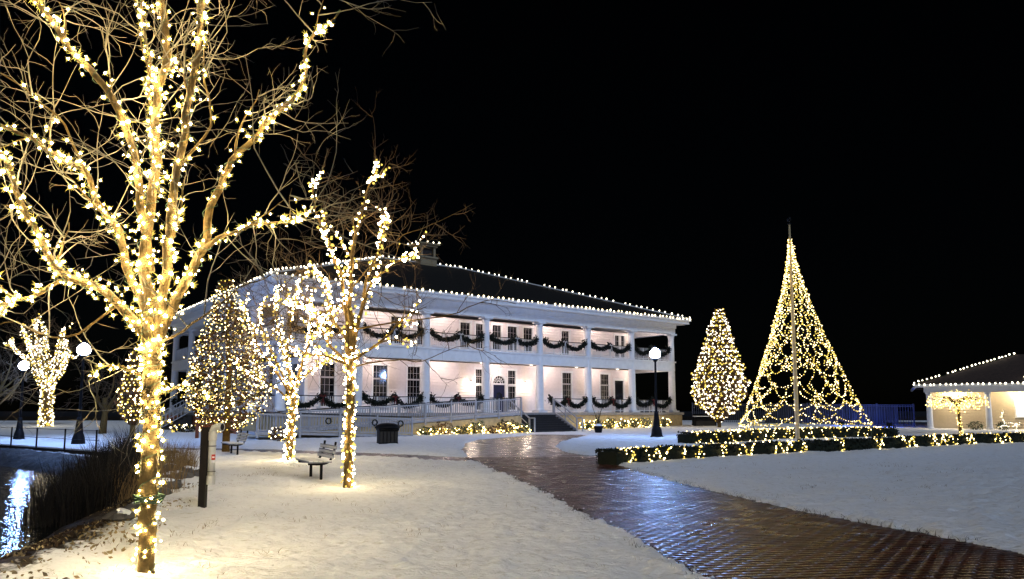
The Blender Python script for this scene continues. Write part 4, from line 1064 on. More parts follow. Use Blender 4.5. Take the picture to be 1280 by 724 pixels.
def teardrop(label, slabel, px, ytop, ybot, yground, wpx, D, prof, folm, n_b, br, bm, leaf=0.16, nl=6000, lean=0):
    c = at(px, ybot, D); top = at(px + lean, ytop, D); H = top.z - c.z; rw = wpx / 2 / F * D
    gzv = g1(c.x, D)
    t = thing('evergreen_tree', label, 'tree', (c.x, D, gzv), group='teardrop shaped lit evergreens')
    MB().tube([(c.x, D, gzv - 0.1), (c.x, D, c.z + 0.4 * H), (top.x, D, c.z + 0.97 * H)], [0.16, 0.10, 0.02], 8).build('trunk', 'bark_brown', t)
    def rad(u): return rw * np.interp(u, [q[0] for q in prof], [q[1] for q in prof])
    u = rng.random(nl * 3); keep = rng.random(nl * 3) < rad(u) / rw; u = u[keep][:nl]; n = len(u)
    a = rng.uniform(0, 2 * np.pi, n); rr = rad(u) * np.sqrt(rng.uniform(0.25, 1.0, n)) * (1 + 0.10 * np.sin(a * 5 + u * 30) + 0.10 * np.sin(a * 3 - u * 47))
    cxs = c.x + (top.x - c.x) * u
    Q = np.stack([cxs + rr * np.cos(a), D + rr * np.sin(a), c.z + u * H], 1)
    v, f = leaves_np(Q, leaf, 0.4); link_mesh('crown', v, f, folm, t, kind='stuff')
    s = thing('light_string', slabel, 'string lights', (c.x, D, gzv), group='evergreen light strings')
    u = np.sort(rng.random(n_b * 3)); keep = rng.random(n_b * 3) < rad(u) / rw; u = u[keep]; u = np.sort(rng.choice(u, min(n_b, len(u)), replace=False)); n = len(u)
    a = np.cumsum(rng.uniform(0.25, 0.55, n)); rows = 26
    uu = np.clip(np.round(u * rows) / rows * 0.45 + u * 0.55 + rng.normal(0, 0.006, n), 0, 1)
    rr = rad(uu) * rng.uniform(0.80, 1.10, n) * (1 + 0.08 * np.sin(a * 5.0 + uu * 30) + 0.08 * np.sin(a * 3 - uu * 47))
    Q = np.stack([c.x + (top.x - c.x) * uu + rr * np.cos(a), D + rr * np.sin(a), c.z + uu * H + 0.05 * H / rows * np.sin(a * 9)], 1)
    bulbs_stuff(Q, br, bm, s)
    W = []
    for k in range(rows * 14):
        q = k / (rows * 14); an = k / 14 * 2 * math.pi; r_ = float(rad(np.array([q]))[0]); W.append((c.x + (top.x - c.x) * q + r_ * math.cos(an), D + r_ * math.sin(an), c.z + q * H))
    MB().tube(W, 0.012, 3).build('wire', 'wire_green', s)
drop = [(0, 0.10), (0.06, 0.42), (0.14, 0.74), (0.24, 0.95), (0.34, 1.0), (0.45, 0.88), (0.6, 0.66), (0.75, 0.48), (0.9, 0.30), (1.0, 0.14)]
teardrop('plump teardrop evergreen covered in lights behind the black post, left of the mansion ramp', 'dense light string on the evergreen behind the black post', 283, 350, 541, 552, 94, 29.0, [(0, .2), (.06, .62), (.14, .86), (.26, 1), (.4, .93), (.55, .74), (.7, .52), (.85, .34), (.95, .25), (1, .2)], 'foliage_rust', 1350, 0.022, 'bulb', leaf=0.10, nl=2200)
teardrop('lit evergreen half hidden behind the trunk of the big left tree', 'light string on the evergreen hidden behind the big left trunk', 166, 440, 532, 540, 36, 40.0, drop, 'foliage_rust', 330, 0.042, 'bulb', leaf=0.14, nl=2500)
teardrop('teardrop evergreen thick with white lights right of the mansion', 'white light string on the evergreen right of the mansion', 899, 387, 527, 530, 63, 58.0, drop, 'foliage_rust', 1900, 0.054, 'bulb_white', leaf=0.2, nl=7000)

# small umbrella-shaped tree by the cottage
def umbrella():
    D = 47.0; b = at(1201, 537, D); zg = g1(b.x, D)
    t = thing('umbrella_tree', 'small flat-topped tree with glowing crown in front of the cottage', 'tree', (b.x, D, zg))
    c = at(1196, 504, D)
    MB().tube([(b.x, D, zg - 0.1), (b.x - 0.05, D, zg + 0.7), (c.x + 0.1, D, c.z)], [0.12, 0.09, 0.08], 8).build('trunk', 'bark_brown', t)
    mb = MB(); P = []; tips = []
    for k in range(16):
        a = k * 2.4; r_ = random.uniform(0.8, 1.75); e_ = Vector((c.x + r_ * math.cos(a), D + r_ * math.sin(a), c.z + random.uniform(-0.15, 0.65) * (1.1 - r_ / 2.4)))
        pl = smooth_line([Vector((c.x, D, c.z - 0.2)), Vector((c.x, D, c.z)).lerp(e_, 0.5) + Vector((0, 0, 0.22)), e_], 4); tips.append(pl); mb.tube(pl, [0.045 - 0.0045 * i for i in range(len(pl))], 5)
    mb.build('limbs', 'bark_brown', t, kind='stuff')
    mb = MB(); twig_set(mb, [(p, .03, .01) for p in tips], n1=5, L1=0.5, n2=2, n3=0, r1=0.010); mb.build('twigs', 'twig_brown', t, kind='stuff')
    s = thing('light_string', 'gold light string in the flat-topped tree by the cottage', 'string lights', (b.x, D, zg), group='tree light strings')
    Q = []
    for k in range(430):
        a = random.uniform(0, 6.28); r_ = 1.75 * math.sqrt(random.random()); Q.append((c.x + r_ * math.cos(a), D + r_ * math.sin(a), c.z + (0.95 * math.sqrt(max(0, 1 - (r_ / 1.8) ** 2))) * random.uniform(-0.3, 1.0) - 0.1 + random.gauss(0, 0.08)))
    for k in range(60): u = random.random(); a = random.uniform(0, 6.28); Q.append((b.x + (c.x - b.x) * u + 0.12 * math.cos(a), D + 0.12 * math.sin(a), zg + (c.z - zg) * u))
    bulbs_stuff(Q, 0.034, 'bulb_gold', s)
umbrella()

# ------------------------------------------------------------------ flagpole light tree
def flag_tree():
    D = 37.5; b = at(997, 545, D); zg = g1(b.x, D); zt = at(987, 275, D).z
    p = thing('flagpole', 'tall metal flagpole at the centre of the cone of lights', 'flagpole', (b.x, D, zg))
    MB().lathe((b.x, D, zg), [(0.16, -0.1), (0.16, 0.1), (0.105, 0.16), (0.09, 4), (0.05, zt - zg - 0.25)], 12).build('pole', 'metal_goldlit', p, smooth=True)
    MB().lathe((b.x, D, zt - 0.25), [(0.05, 0), (0.09, 0.02), (0.09, 0.08), (0.02, 0.1), (0.02, 0.16), (0.1, 0.2), (0.12, 0.28), (0.1, 0.36), (0.02, 0.4)], 12).build('finial', 'metal_dark', p)
    s = thing('cone_light_tree', 'tall cone of swagged light strings hung from the flagpole', 'string lights', (b.x, D, zg))
    ztop, zmid, zlow = zt - 1.05, 4.0, 1.0; Rb = 3.05; cx_ = b.x + 0.35
    rad = lambda z: 0.06 + (Rb - 0.06) * ((ztop - z) / (ztop - zlow)) ** 1.38
    P = []; wires = []
    nS = 26
    def pt(a, z): return Vector((b.x + (cx_ - b.x) * (ztop - z) / (ztop - zlow) + rad(z) * math.cos(a), D + rad(z) * math.sin(a), z))
    for k in range(nS):
        a0 = -0.35 + (math.pi + 0.7) * k / (nS - 1); line = []
        zs = np.linspace(ztop, zmid - 0.2 * random.random(), 46)
        ph = random.uniform(0, 6); am = random.uniform(0.10, 0.26)
        for j, z in enumerate(zs):
            line.append(pt(a0 + am * math.sin(j * 0.62 + ph), z + 0.06 * math.sin(j * 1.7)))
        wires.append(line)
    nodes = 6
    lv = [zmid + 0.35, 3.15, 2.25, 1.5, 1.02]
    for li, z in enumerate(lv):
        for k in range(nodes):
            a0 = -0.35 + (math.pi + 0.7) * (k + 0.5 * (li % 2)) / nodes; a1 = a0 + (math.pi + 0.7) / nodes
            sag = (0.85, 0.75, 0.6, 0.4, 0.1)[li] * random.uniform(0.8, 1.2); zz1 = z + random.uniform(-0.15, 0.15)
            wires.append([pt(a0 + (a1 - a0) * u, z + (zz1 - z) * u - sag * 4 * u * (1 - u)) for u in np.linspace(0, 1, 14)])
    for k in range(nodes):
        a0 = -0.35 + (math.pi + 0.7) * k / nodes
        if random.random() < 0.6: wires.append([pt(a0 + 0.10 * math.sin(u * 14 + k), zmid + 0.4 - (zmid - 0.6) * u) for u in np.linspace(0, 1, 16)])
    for k in range(30):
        a0 = random.uniform(-0.35, math.pi + 0.2); z0_ = random.uniform(1.3, 4.6); a1 = a0 + random.uniform(0.3, 0.9) * random.choice((-1, 1)); a1 = min(max(a1, -0.4), math.pi + 0.4); z1_ = z0_ - random.uniform(0.2, 1.2); sg = random.uniform(0.2, 0.7)
        wires.append([pt(a0 + (a1 - a0) * u, max(0.9, z0_ + (z1_ - z0_) * u - sg * 4 * u * (1 - u))) for u in np.linspace(0, 1, 14)])
    for sx in (-1, 1):  # bulbs added down the pole front to cast warm light on it
        for k in range(24): P.append(Vector((b.x + sx * (0.16 + 0.02 * random.random()), D - 0.16, zlow + (ztop - zlow) * (k + random.random()) / 24)))
    for line in wires: P += [q + rv(0.025) for q in resample(line, 0.13)]
    for k in range(150): z = random.uniform(zmid, ztop); P.append(pt(random.uniform(-0.3, 3.4), z) + rv(0.05))
    m = MB()
    for l in wires: m.tube(l, 0.008, 3, cap=False)
    m.tube([pt(a, zlow) for a in np.linspace(-0.35, math.pi + 0.35, 40)], 0.014, 4)
    for k in range(8):
        a = -0.35 + (math.pi + 0.7) * k / 7; q = pt(a, zlow); m.bar(q, (q.x, q.y, g1(q.x, q.y) - 0.05), 0.025, 0.025)
    m.build('wire', 'wire_green', s, kind='stuff')
    bulbs_stuff([tuple(q) for q in P], 0.028, 'bulb_cone', s)
flag_tree()

# ------------------------------------------------------------------ hedges with lights
def hedge(line, w_, h, label, n):
    line = smooth_line([Vector((x, y, 0)) for x, y in line], 6); base = line[0]
    t = thing('hedge', label, 'hedge', (base.x, base.y, g1(base.x, base.y)), group='low clipped hedges')
    m = MB(); N = len(line); vs = []
    for i, p in enumerate(line):
        d = (line[min(i + 1, N - 1)] - line[max(i - 1, 0)]).normalized(); nn = Vector((-d.y, d.x, 0)); z = g1(p.x, p.y)
        for a, b in ((-0.42, -0.05), (0.42, -0.05), (0.44, 0.75), (0.36, 0.9), (-0.36, 0.9), (-0.44, 0.75)): vs.append((p.x + nn.x * a * w_, p.y + nn.y * a * w_, z + b * h))
    fs = [(i * 6 + k, i * 6 + (k + 1) % 6, (i + 1) * 6 + (k + 1) % 6, (i + 1) * 6 + k) for i in range(N - 1) for k in range(6)] + [(5, 4, 3, 2, 1, 0), tuple((N - 1) * 6 + k for k in range(6))]
    m.add(vs, fs); m.build('core', 'foliage_dark', t)
    Q = []
    for k in range(n):
        u = random.random(); p = interp(line, min(u, 0.9999)); q = interp(line, min(1, u + 0.01)); d = (q - p); d = d.normalized() if d.length > 1e-6 else Vector((1, 0, 0)); nn = Vector((-d.y, d.x, 0))
        c = random.random(); lump = 1 + 0.08 * math.sin(u * 90) + 0.05 * math.sin(u * 211)
        if c < 0.4: a, b = random.choice((-0.5, 0.5)), random.uniform(0.0, 0.95)
        else: a, b = random.uniform(-0.5, 0.5), random.uniform(0.86, 1.02)
        Q.append((p.x + nn.x * a * w_ * lump, p.y + nn.y * a * w_ * lump, g1(p.x, p.y) + b * h * lump))
    v, f = leaves_np(np.array(Q), 0.06, 0.5); link_mesh('leaves', v, f, 'foliage_dark', t, kind='stuff')
    return line
H1 = [(2.95, 23.4), (5.6, 25.7), (10.9, 29.2), (15.4, 31.5), (20.0, 34.3), (25.5, 36.4), (31, 38)]
H2 = [(7.9, 34.6), (10.5, 36.2), (14.5, 39.6), (18.0, 41.0), (21.3, 42.0)]
hl1 = hedge(H1, 0.9, 0.43, 'long clipped hedge along the right lawn edge', 9000)
hl2 = hedge(H2, 0.9, 0.52, 'shorter clipped hedge behind, at the foot of the flagpole', 4500)
def hedge_lights(label, D_of, spans, h, w_, dens, top=0.25, line=None):
    Q = []; wires = []
    def find(px):
        best = None
        for i in range(400):
            p = interp(line, i / 400)
            e_ = abs((p.x / p.y) * F - (px - PXC))
            if best is None or e_ < best[0]: best = (e_, i / 400)
        return best[1]
    for a, b in spans:
        u0, u1 = find(a), find(b); L = max((interp(line, u1) - interp(line, u0)).length, 0.25)
        n = int(L * dens) + 8; ph = random.uniform(0, 6); wl = []
        for k in range(n):
            u = u0 + (u1 - u0) * (k + random.random() * 0.6) / n; p = interp(line, min(u, .999)); q = interp(line, min(1, u + .01)); d = (q - p).normalized(); nn = Vector((-d.y, d.x, 0))
            if nn.y > 0: nn = -nn
            s = k / n * max(1.5, L * 1.6) * 6.28 + ph; hh = 0.5 + 0.48 * math.sin(s)
            if random.random() < top: pp = p + nn * random.uniform(-0.4, 0.5) * w_; z = h * 1.04
            else: pp = p + nn * (0.54 * w_); z = h * hh
            q_ = Vector((pp.x, pp.y, g1(pp.x, pp.y) + z + 0.02)) + rv(0.02); Q.append(q_); wl.append(q_)
        wires.append(wl)
    s = thing('light_string', label, 'string lights', Q[0], group='hedge light strings')
    m = MB()
    for wl in wires:
        if len(wl) > 1: m.tube(wl, 0.005, 3, cap=False)
    m.build('wire', 'wire_green', s, kind='stuff'); bulbs_stuff([tuple(q) for q in Q], 0.026, 'bulb', s)
hedge_lights('clusters of warm lights along the long lawn hedge', None, [(765, 777), (791, 822), (836, 842), (853, 866), (886, 892), (907, 927), (949, 977), (984, 992), (1035, 1041), (1078, 1087), (1109, 1128), (1146, 1180), (1190, 1203), (1223, 1248), (1262, 1282)], 0.43, 0.9, 26, line=hl1)
hedge_lights('warm lights along the shorter hedge by the flagpole', None, [(858, 866), (876, 888), (895, 960), (965, 1010), (1015, 1050), (1060, 1098)], 0.52, 0.9, 28, top=0.6, line=hl2)

# ------------------------------------------------------------------ shrubs at the mansion
def shrub(c, rx, h, folm, label, n=900, leaf=0.07, group='shrubs in the mansion beds'):
    c = Vector(c); t = thing('shrub', label, 'shrub', c, group=group)
    m = MB()
    for k in range(9):
        a = random.uniform(0, 6.28); m.tube([c + Vector((0, 0, -0.05)), c + Vector((math.cos(a) * rx * 0.35, math.sin(a) * rx * 0.35, h * 0.5)), c + Vector((math.cos(a) * rx * 0.8, math.sin(a) * rx * 0.8, h * random.uniform(0.6, 0.95)))], [0.02, 0.014, 0.006], 4)
    m.build('stems', 'twig_brown', t, kind='stuff')
    u = rng.normal(size=(n, 3)); u /= np.linalg.norm(u, axis=1)[:, None]; r_ = rng.uniform(0.45, 1.0, n) ** 0.5 * (1 + 0.22 * np.sin(u[:, 0] * 7 + u[:, 2] * 5))
    Q = np.stack([c.x + u[:, 0] * r_ * rx, c.y + u[:, 1] * r_ * rx, c.z + h * (0.48 + 0.5 * u[:, 2] * r_)], 1)
    v, f = leaves_np(Q, leaf, 0.45); link_mesh('leaves', v, f, folm, t, kind='stuff')
def bed_lights(items, label, n, r, mname):
    Q = []
    for c, rx, h in items:
        m = int(n * rx * h)
        for k in range(m):
            a = random.uniform(0, 6.28); e_ = random.uniform(-0.9, 1.0); cc = math.sqrt(max(0, 1 - e_ * e_)); Q.append((c[0] + math.cos(a) * cc * rx, c[1] + math.sin(a) * cc * rx, c[2] + h * (0.48 + 0.52 * e_)))
    s = thing('light_string', label, 'string lights', items[0][0], group='bed light strings')
    W = MB()
    for i in range(0, len(Q) - 6, 6): W.tube(Q[i:i + 3], 0.005, 3, cap=False)
    W.build('wire', 'wire_green', s, kind='stuff'); bulbs_stuff(Q, r, mname, s)
items = []
lb = ['low rounded shrub at the left end of the ramp wall bed', 'arching brown shrub second in the ramp wall bed', 'pale green shrub third in the ramp wall bed', 'tall loose shrub in the middle of the ramp wall bed', 'dark rusty shrub right of the bed middle', 'bluish green shrub under the ramp top', 'last light green shrub beside the front steps']
for i, (px, hh, fm) in enumerate(((535, 0.55, 'foliage_green'), (556, 0.8, 'foliage_rust'), (577, 0.6, 'foliage_green'), (598, 0.85, 'foliage_green'), (619, 0.55, 'foliage_rust'), (636, 0.95, 'foliage_dark'), (652, 0.7, 'foliage_green'))):
    xl = on_plane(px, 535, -3.1)[0]; q = Bw(xl, -3.1 + 0.25 * (i % 2), 0); c = (q.x, q.y, g1(q.x, q.y)); rx = 0.72
    rx = 0.62; shrub(c, rx, hh, fm, lb[i], 300); items.append((c, rx, hh * (0.75 if fm != 'foliage_rust' else 0.5)))
bed_lights(items, 'bright gold lights strewn through the shrubs by the ramp wall', 95, 0.036, 'bulb_bed')
items = []
for i, px in enumerate((733, 748, 763, 778, 793, 806, 830)):
    xl = on_plane(px, 527, -1.35)[0]; q = Bw(xl, -1.35, 0); c = (q.x, q.y, g1(q.x, q.y) + 0.05)
    shrub(c, 0.5, 0.62 + 0.1 * (i % 3), 'foliage_green', n=260, label='lit shrub in the right porch bed, ' + ['nearest the steps', 'second from the steps', 'third from the steps', 'middle of the row', 'fifth from the steps', 'behind the lamp post', 'alone at the far right end'][i]); items.append((c, 0.52, 0.7))
bed_lights(items, 'pale gold lights on the shrubs of the right porch bed', 70, 0.036, 'bulb_bed')
# left-end low shrub with white lights + small shrub by the middle tree
p = gnd(232, 541); shrub((p.x, p.y, p.z), 0.9, 0.5, 'foliage_dark', 'low dark shrub with white lights beside the brown signpost', 500); bed_lights([((p.x, p.y, p.z), 1.0, 0.55)], 'white lights on the low shrub beside the brown signpost', 80, 0.05, 'bulb_white')
p = gnd(349, 553); shrub((p.x, p.y, p.z), 0.5, 0.75, 'foliage_rust', 'small reddish shrub just left of the middle tree trunk', 400); bed_lights([((p.x, p.y, p.z), 0.5, 0.8)], 'white lights on the small shrub left of the middle tree', 90, 0.04, 'bulb_white')

# ------------------------------------------------------------------ lamp posts
def lamp_post(px, py, ybulb, D, label):
    b = at(px, py, D); zg = g1(b.x, D); zb = at(px, ybulb, D).z; H = zb - zg; s = H / 4.6
    t = thing('lamp_post', label, 'street lamp', (b.x, D, zg), group='lamp posts')
    k = s
    MB().lathe((0, 0, -0.06), [(0.36 * k, 0), (0.36 * k, 0.12 * k), (0.31 * k, 0.2 * k), (0.27 * k, 0.5 * k), (0.19 * k, 0.75 * k), (0.13 * k, 1.3 * k), (0.12 * k, 1.42 * k), (0.075 * k, 1.5 * k)], 14).build('base', 'metal_dark', t, local=True, smooth=False)
    MB().lathe((0, 0, 0), [(0.07 * k, 1.4 * k), (0.055 * k, H - 0.42 * k), (0.11 * k, H - 0.40 * k), (0.11 * k, H - 0.34 * k), (0.16 * k, H - 0.28 * k), (0.16 * k, H - 0.22 * k)], 12).build('shaft', 'metal_dark', t, local=True, smooth=True)
    MB().lathe((0, 0, H - 0.22 * k), [(0.10 * k, 0), (0.25 * k, 0.09 * k), (0.29 * k, 0.22 * k), (0.25 * k, 0.38 * k), (0.14 * k, 0.5 * k), (0.05 * k, 0.56 * k)], 16).build('globe', 'lamp_globe', t, local=True, smooth=True)
    MB().lathe((0, 0, H + 0.34 * k), [(0.07 * k, 0), (0.05 * k, 0.04 * k), (0.015 * k, 0.14 * k)], 10).build('finial', 'metal_dark', t, local=True)
lamp_post(821, 545.5, 443, 41.0, 'black lamp post with glowing blue-white globe by the front walk')
lamp_post(97, 566, 438, 32.5, 'lamp post with blue-white globe by the pond, right one of the pair')
lamp_post(23, 556, 458, 38.0, 'lamp post with blue-white globe by the pond, left one of the pair')

# ------------------------------------------------------------------ benches
def bench(px, py, label, ang, D=None):
    p = gnd(px, py); t = thing('park_bench', label, 'bench', (p.x, p.y, g1(p.x, p.y) + 0.02), ang, group='park benches')
    W = 1.5
    def B(mb, nm, mt, par=None, sm=False): return mb.build(nm, mt, par or t, local=True)
    for sx in (-1, 1):
        x = sx * 0.52
        B(MB().tube([(x, 0.05, -0.05), (x, 0.05, 0.40)], 0.035, 8), 'leg', 'metal_dark')
        B(MB().tube(smooth_line([(x, -0.26, 0.40), (x, 0.0, 0.385), (x, 0.20, 0.42), (x, 0.30, 0.55), (x, 0.36, 0.75), (x, 0.38, 0.90)], 4), 0.028, 8), 'bracket', 'metal_dark')
    for i, y in enumerate((-0.24, -0.13, -0.02, 0.09, 0.19)):
        sl_ = B(MB().box(-W / 2, W / 2, y - 0.048, y + 0.048, 0.425, 0.455), 'seat_slat', 'slat_blue')
        if True: B(MB().box(-W / 2 + 0.01, W / 2 - 0.01, y - 0.044, y + 0.044, 0.457, 0.475 + 0.004 * (i % 2)), 'snow', 'snow_cap', sl_)
    for i, (y, z) in enumerate(((0.27, 0.56), (0.305, 0.665), (0.335, 0.775))):
        sl_ = B(MB().bar((-W / 2, y, z), (W / 2, y, z), 0.03, 0.085), 'back_slat', 'slat_blue')
        B(MB().bar((-W / 2 + .02, y - 0.018, z - 0.005), (W / 2 - .02, y - 0.018, z - 0.005), 0.006, 0.055), 'snow', 'snow_cap', sl_)
bench(392, 600, 'dark metal bench with snowy slats, nearer one beside the lit tree', R(-62))
bench(291, 570, 'dark metal bench with snowy slats, farther one under the lit evergreen', R(-58))

# ------------------------------------------------------------------ post with tube, bins and small things
p = gnd(252.5, 640)
t = thing('wooden_post', 'dark square wooden post standing in the snow by the pond', 'post', (p.x, p.y, g1(p.x, p.y)))
ztop = at(252, 534, p.y).z
MB().box(-0.055, 0.055, -0.05, 0.05, -0.15, ztop).build('post', 'wood_dark', t, local=True)
MB().box(-0.06, 0.06, -0.055, 0.055, ztop + 0.001, ztop + 0.02).build('cap', 'wood_redbrown', t, local=True)
q = Vector((p.x + 0.125, p.y + 0.0, 0)); z0 = at(264, 604, p.y).z; z1 = at(264, 546, p.y).z
t = thing('line_tube', 'white plastic pipe with elbow and red sticker strapped to the post', 'pipe', (q.x, q.y, z0))
h = z1 - z0
MB().tube([(0, 0, 0), (0, 0, h)], 0.058, 16).build('pipe', 'pvc', t, local=True, smooth=True)
for zz in (-0.02, h - 0.06): MB().tube([(0, 0, zz), (0, 0, zz + 0.14)], 0.068, 16).build('collar', 'pvc', t, local=True)
el = [(0, 0, h + 0.05), (0.005, 0, h + 0.10), (0.03, -0.005, h + 0.145), (0.08, -0.01, h + 0.16), (0.13, -0.02, h + 0.16)]
MB().tube(el, 0.062, 14).build('elbow', 'pvc', t, local=True, smooth=True)
MB().tube([(0.125, -0.02, h + 0.16), (0.165, -0.028, h + 0.16)], 0.075, 16).build('elbow_collar', 'pvc', t, local=True)
MB().tube([(0.16, -0.027, h + 0.16), (0.168, -0.0285, h + 0.16)], 0.055, 16).build('opening', 'wood_dark', t, local=True)
def patch(a0, a1, z0_, z1_, r, nm, mt):
    m = MB(); n = 6
    for i in range(n):
        t0, t1 = a0 + (a1 - a0) * i / n, a0 + (a1 - a0) * (i + 1) / n
        m.add([(r * math.cos(t0), r * math.sin(t0), z0_), (r * math.cos(t1), r * math.sin(t1), z0_), (r * math.cos(t1), r * math.sin(t1), z1_), (r * math.cos(t0), r * math.sin(t0), z1_)], [(0, 1, 2, 3)])
    m.build(nm, mt, t, local=True)
patch(R(-75), R(-5), h * 0.50, h * 0.62, 0.0595, 'red_sticker', 'sticker_red'); patch(R(-75), R(-5), h * 0.44, h * 0.498, 0.0595, 'white_sticker', 'sticker_white'); patch(R(-62), R(-22), h * 0.545, h * 0.575, 0.0602, 'sticker_mark', 'sticker_white')
m = MB()
for zz in (h * 0.25, h * 0.8): m.tube([(0.064 * math.cos(a) - 0.0, 0.064 * math.sin(a), zz) for a in np.linspace(0, 6.283, 18)], 0.006, 4)
m.build('strap', 'metal_dark', t, local=True)
# black bin by the ramp
p = gnd(484, 555); W = 0.5
t = thing('litter_bin', 'black litter bin with rounded lid on the snow before the ramp', 'bin', (p.x, p.y, g1(p.x, p.y)), BA * 0.5)
MB().lathe((0, 0, -0.02), [(0.58, 0), (0.62, 0.05), (0.60, 0.12), (0.60, 0.62), (0.66, 0.66), (0.66, 0.74)], 4).build('body', 'metal_dark', t, local=True)
MB().lathe((0, 0, 0.72), [(0.6, 0), (0.58, 0.07), (0.5, 0.16), (0.3, 0.23), (0.05, 0.25)], 12).build('lid', 'metal_dark', t, local=True, smooth=True)
for i in range(5): MB().box(-0.40 + 0.17 * i, -0.28 + 0.17 * i, -0.450, -0.425, 0.08, 0.58).build('slat', 'step_dark', t, local=True)
# potted plant by the steps
p = gnd(748, 541.5); t = thing('planter', 'small dark pot with a snowy sprig beside the front steps', 'planter', (p.x, p.y, g1(p.x, p.y)))
MB().lathe((0, 0, -0.03), [(0.20, 0), (0.30, 0.42), (0.33, 0.43), (0.33, 0.5)], 12).build('pot', 'metal_dark', t, local=True)
MB().lathe((0, 0, 0.47), [(0.29, 0), (0.2, 0.1), (0.05, 0.14)], 10).build('snow', 'snow_cap', t, local=True)
m = MB()
for k in range(9): m.tube([tuple(x) for x in wander(Vector((0, 0, 0.45)), Vector((random.gauss(0, .2), random.gauss(0, .2), 1)), random.uniform(0.6, 1.5), 5, 0.08, 0.03)], 0.014, 4)
m.build('sprig', 'foliage_dark', t, local=True)
# dark box with snow beside the evergreen at right
p = gnd(880, 533); t = thing('utility_box', 'dark utility cabinet with sloped snowy lid left of the right evergreen', 'cabinet', (p.x, p.y, g1(p.x, p.y)))
MB().add([(-0.9, -0.5, -0.1), (0.9, -0.5, -0.1), (0.9, 0.5, -0.1), (-0.9, 0.5, -0.1), (-0.9, -0.5, 0.55), (0.9, -0.5, 0.55), (0.8, 0.5, 1.0), (-0.8, 0.5, 1.0)], [(0, 3, 2, 1), (0, 1, 5, 4), (1, 2, 6, 5), (2, 3, 7, 6), (3, 0, 4, 7), (4, 5, 6, 7)]).build('cabinet', 'metal_dark', t, local=True)
MB().bar((-0.85, 0.05, 0.82), (0.85, 0.05, 0.82), 0.55, 0.06).build('snow', 'snow_cap', t, local=True)
MB().box(-0.75, 0.75, -0.53, -0.501, 0.05, 0.45).build('door', 'step_dark', t, local=True)
# brown signpost (back of it) near the red plinth
p = gnd(246, 549); t = thing('sign_post', 'reddish brown wooden post with small panel left of the black post', 'sign', (p.x, p.y, g1(p.x, p.y)))
MB().box(-0.07, 0.07, -0.07, 0.07, -0.1, 1.15).build('post', 'wood_redbrown', t, local=True)
MB().bar((-0.02, -0.085, 0.95), (0.42, -0.085, 1.02), 0.04, 0.22).build('panel', 'wood_redbrown', t, local=True)

# ------------------------------------------------------------------ pond edge
t = thing('boardwalk', 'snow covered wooden boardwalk along the far side of the pond', 'boardwalk', (-22, 34.5, 0.0))
A, B_ = Vector((-14.0, 26.3, 0)), Vector((-34, 41.5, 0)); d = (B_ - A).normalized(); nrm = Vector((d.y, -d.x, 0))
if nrm.y < 0: nrm = -nrm
def quadstrip(o0, o1, za, zb): 
    m = MB(); a, b, c, e_ = A + nrm * o0, B_ + nrm * o0, B_ + nrm * o1, A + nrm * o1
    return m.add([(a.x, a.y, za), (b.x, b.y, za), (c.x, c.y, za), (e_.x, e_.y, za), (a.x, a.y, zb), (b.x, b.y, zb), (c.x, c.y, zb), (e_.x, e_.y, zb)], [(0, 3, 2, 1), (4, 5, 6, 7), (0, 1, 5, 4), (1, 2, 6, 5), (2, 3, 7, 6), (3, 0, 4, 7)])
for i in range(4): quadstrip(0.0 + 0.62 * i, 0.6 + 0.62 * i, 0.0, 0.18).build('plank', 'wood_dark', t)
quadstrip(0.06, 2.4, 0.183, 0.24).build('snow', 'snow_cap', t)
quadstrip(-0.06, -0.005, -1.0, 0.2).build('fascia', 'wood_dark', t)
for i in range(9):
    q = A + d * (1.2 + i * 2.6); MB().tube([(q.x, q.y, -1.3), (q.x, q.y, 0.98)], 0.03, 6).build('post', 'metal_dark', t)
m = MB()
for zz in (0.6, 0.95): m.tube([(A.x + d.x, A.y + d.y, zz), (B_.x, B_.y, zz)], 0.010, 4)
m.build('rail_cable', 'metal_dark', t)
# rocks on the shore
ico = MB().lathe((0, 0, 0), [(0.05, -0.5), (0.7, -0.35), (1.0, 0.0), (0.75, 0.4), (0.3, 0.62)], 9)
for i, (px, py, s_) in enumerate(((222, 602, .34), (236, 597, .42), (214, 590, .3), (229, 585, .26), (205, 612, .3), (196, 622, .3), (243, 590, .22), (212, 603, .36), (172, 640, .2), (150, 652, .22))):
    p = gnd(px, py); z = g1(p.x, p.y)
    t = thing('rock', 'dark snow-dusted shore rock, ' + ['fourth', 'second', 'sixth', 'third', 'seventh', 'eighth', 'first', 'fifth', 'ninth', 'tenth'][i] + ' from the wooden post along the pond edge', 'rock', (p.x, p.y, z), random.uniform(0, 6), group='shore rocks')
    def nz(v): k = 1 + 0.45 * noise.noise(Vector(v) * 1.3 + Vector((i * 3.1, 0, 0))); return (v[0] * s_ * k * 1.2, v[1] * s_ * k, v[2] * s_ * k * 0.8 + 0.06)
    m = MB(); m.v = [nz(v) for v in ico.v]; m.f = ico.f; m.mi = ico.mi; m.build('stone', 'rock', t, local=True)
    m = MB(); m.v = [(nz(v)[0] * 0.62 + 0.05 * s_, nz(v)[1] * 0.62 + 0.1 * s_, nz(v)[2] * 0.95 + 0.035) for v in ico.v if v[2] > -0.01]; 
    m.f = [tuple(k - 18 for k in f) for f in ico.f if min(f) >= 18]; m.mi = [0] * len(m.f); m.build('snow', 'snow_cap', t, local=True)
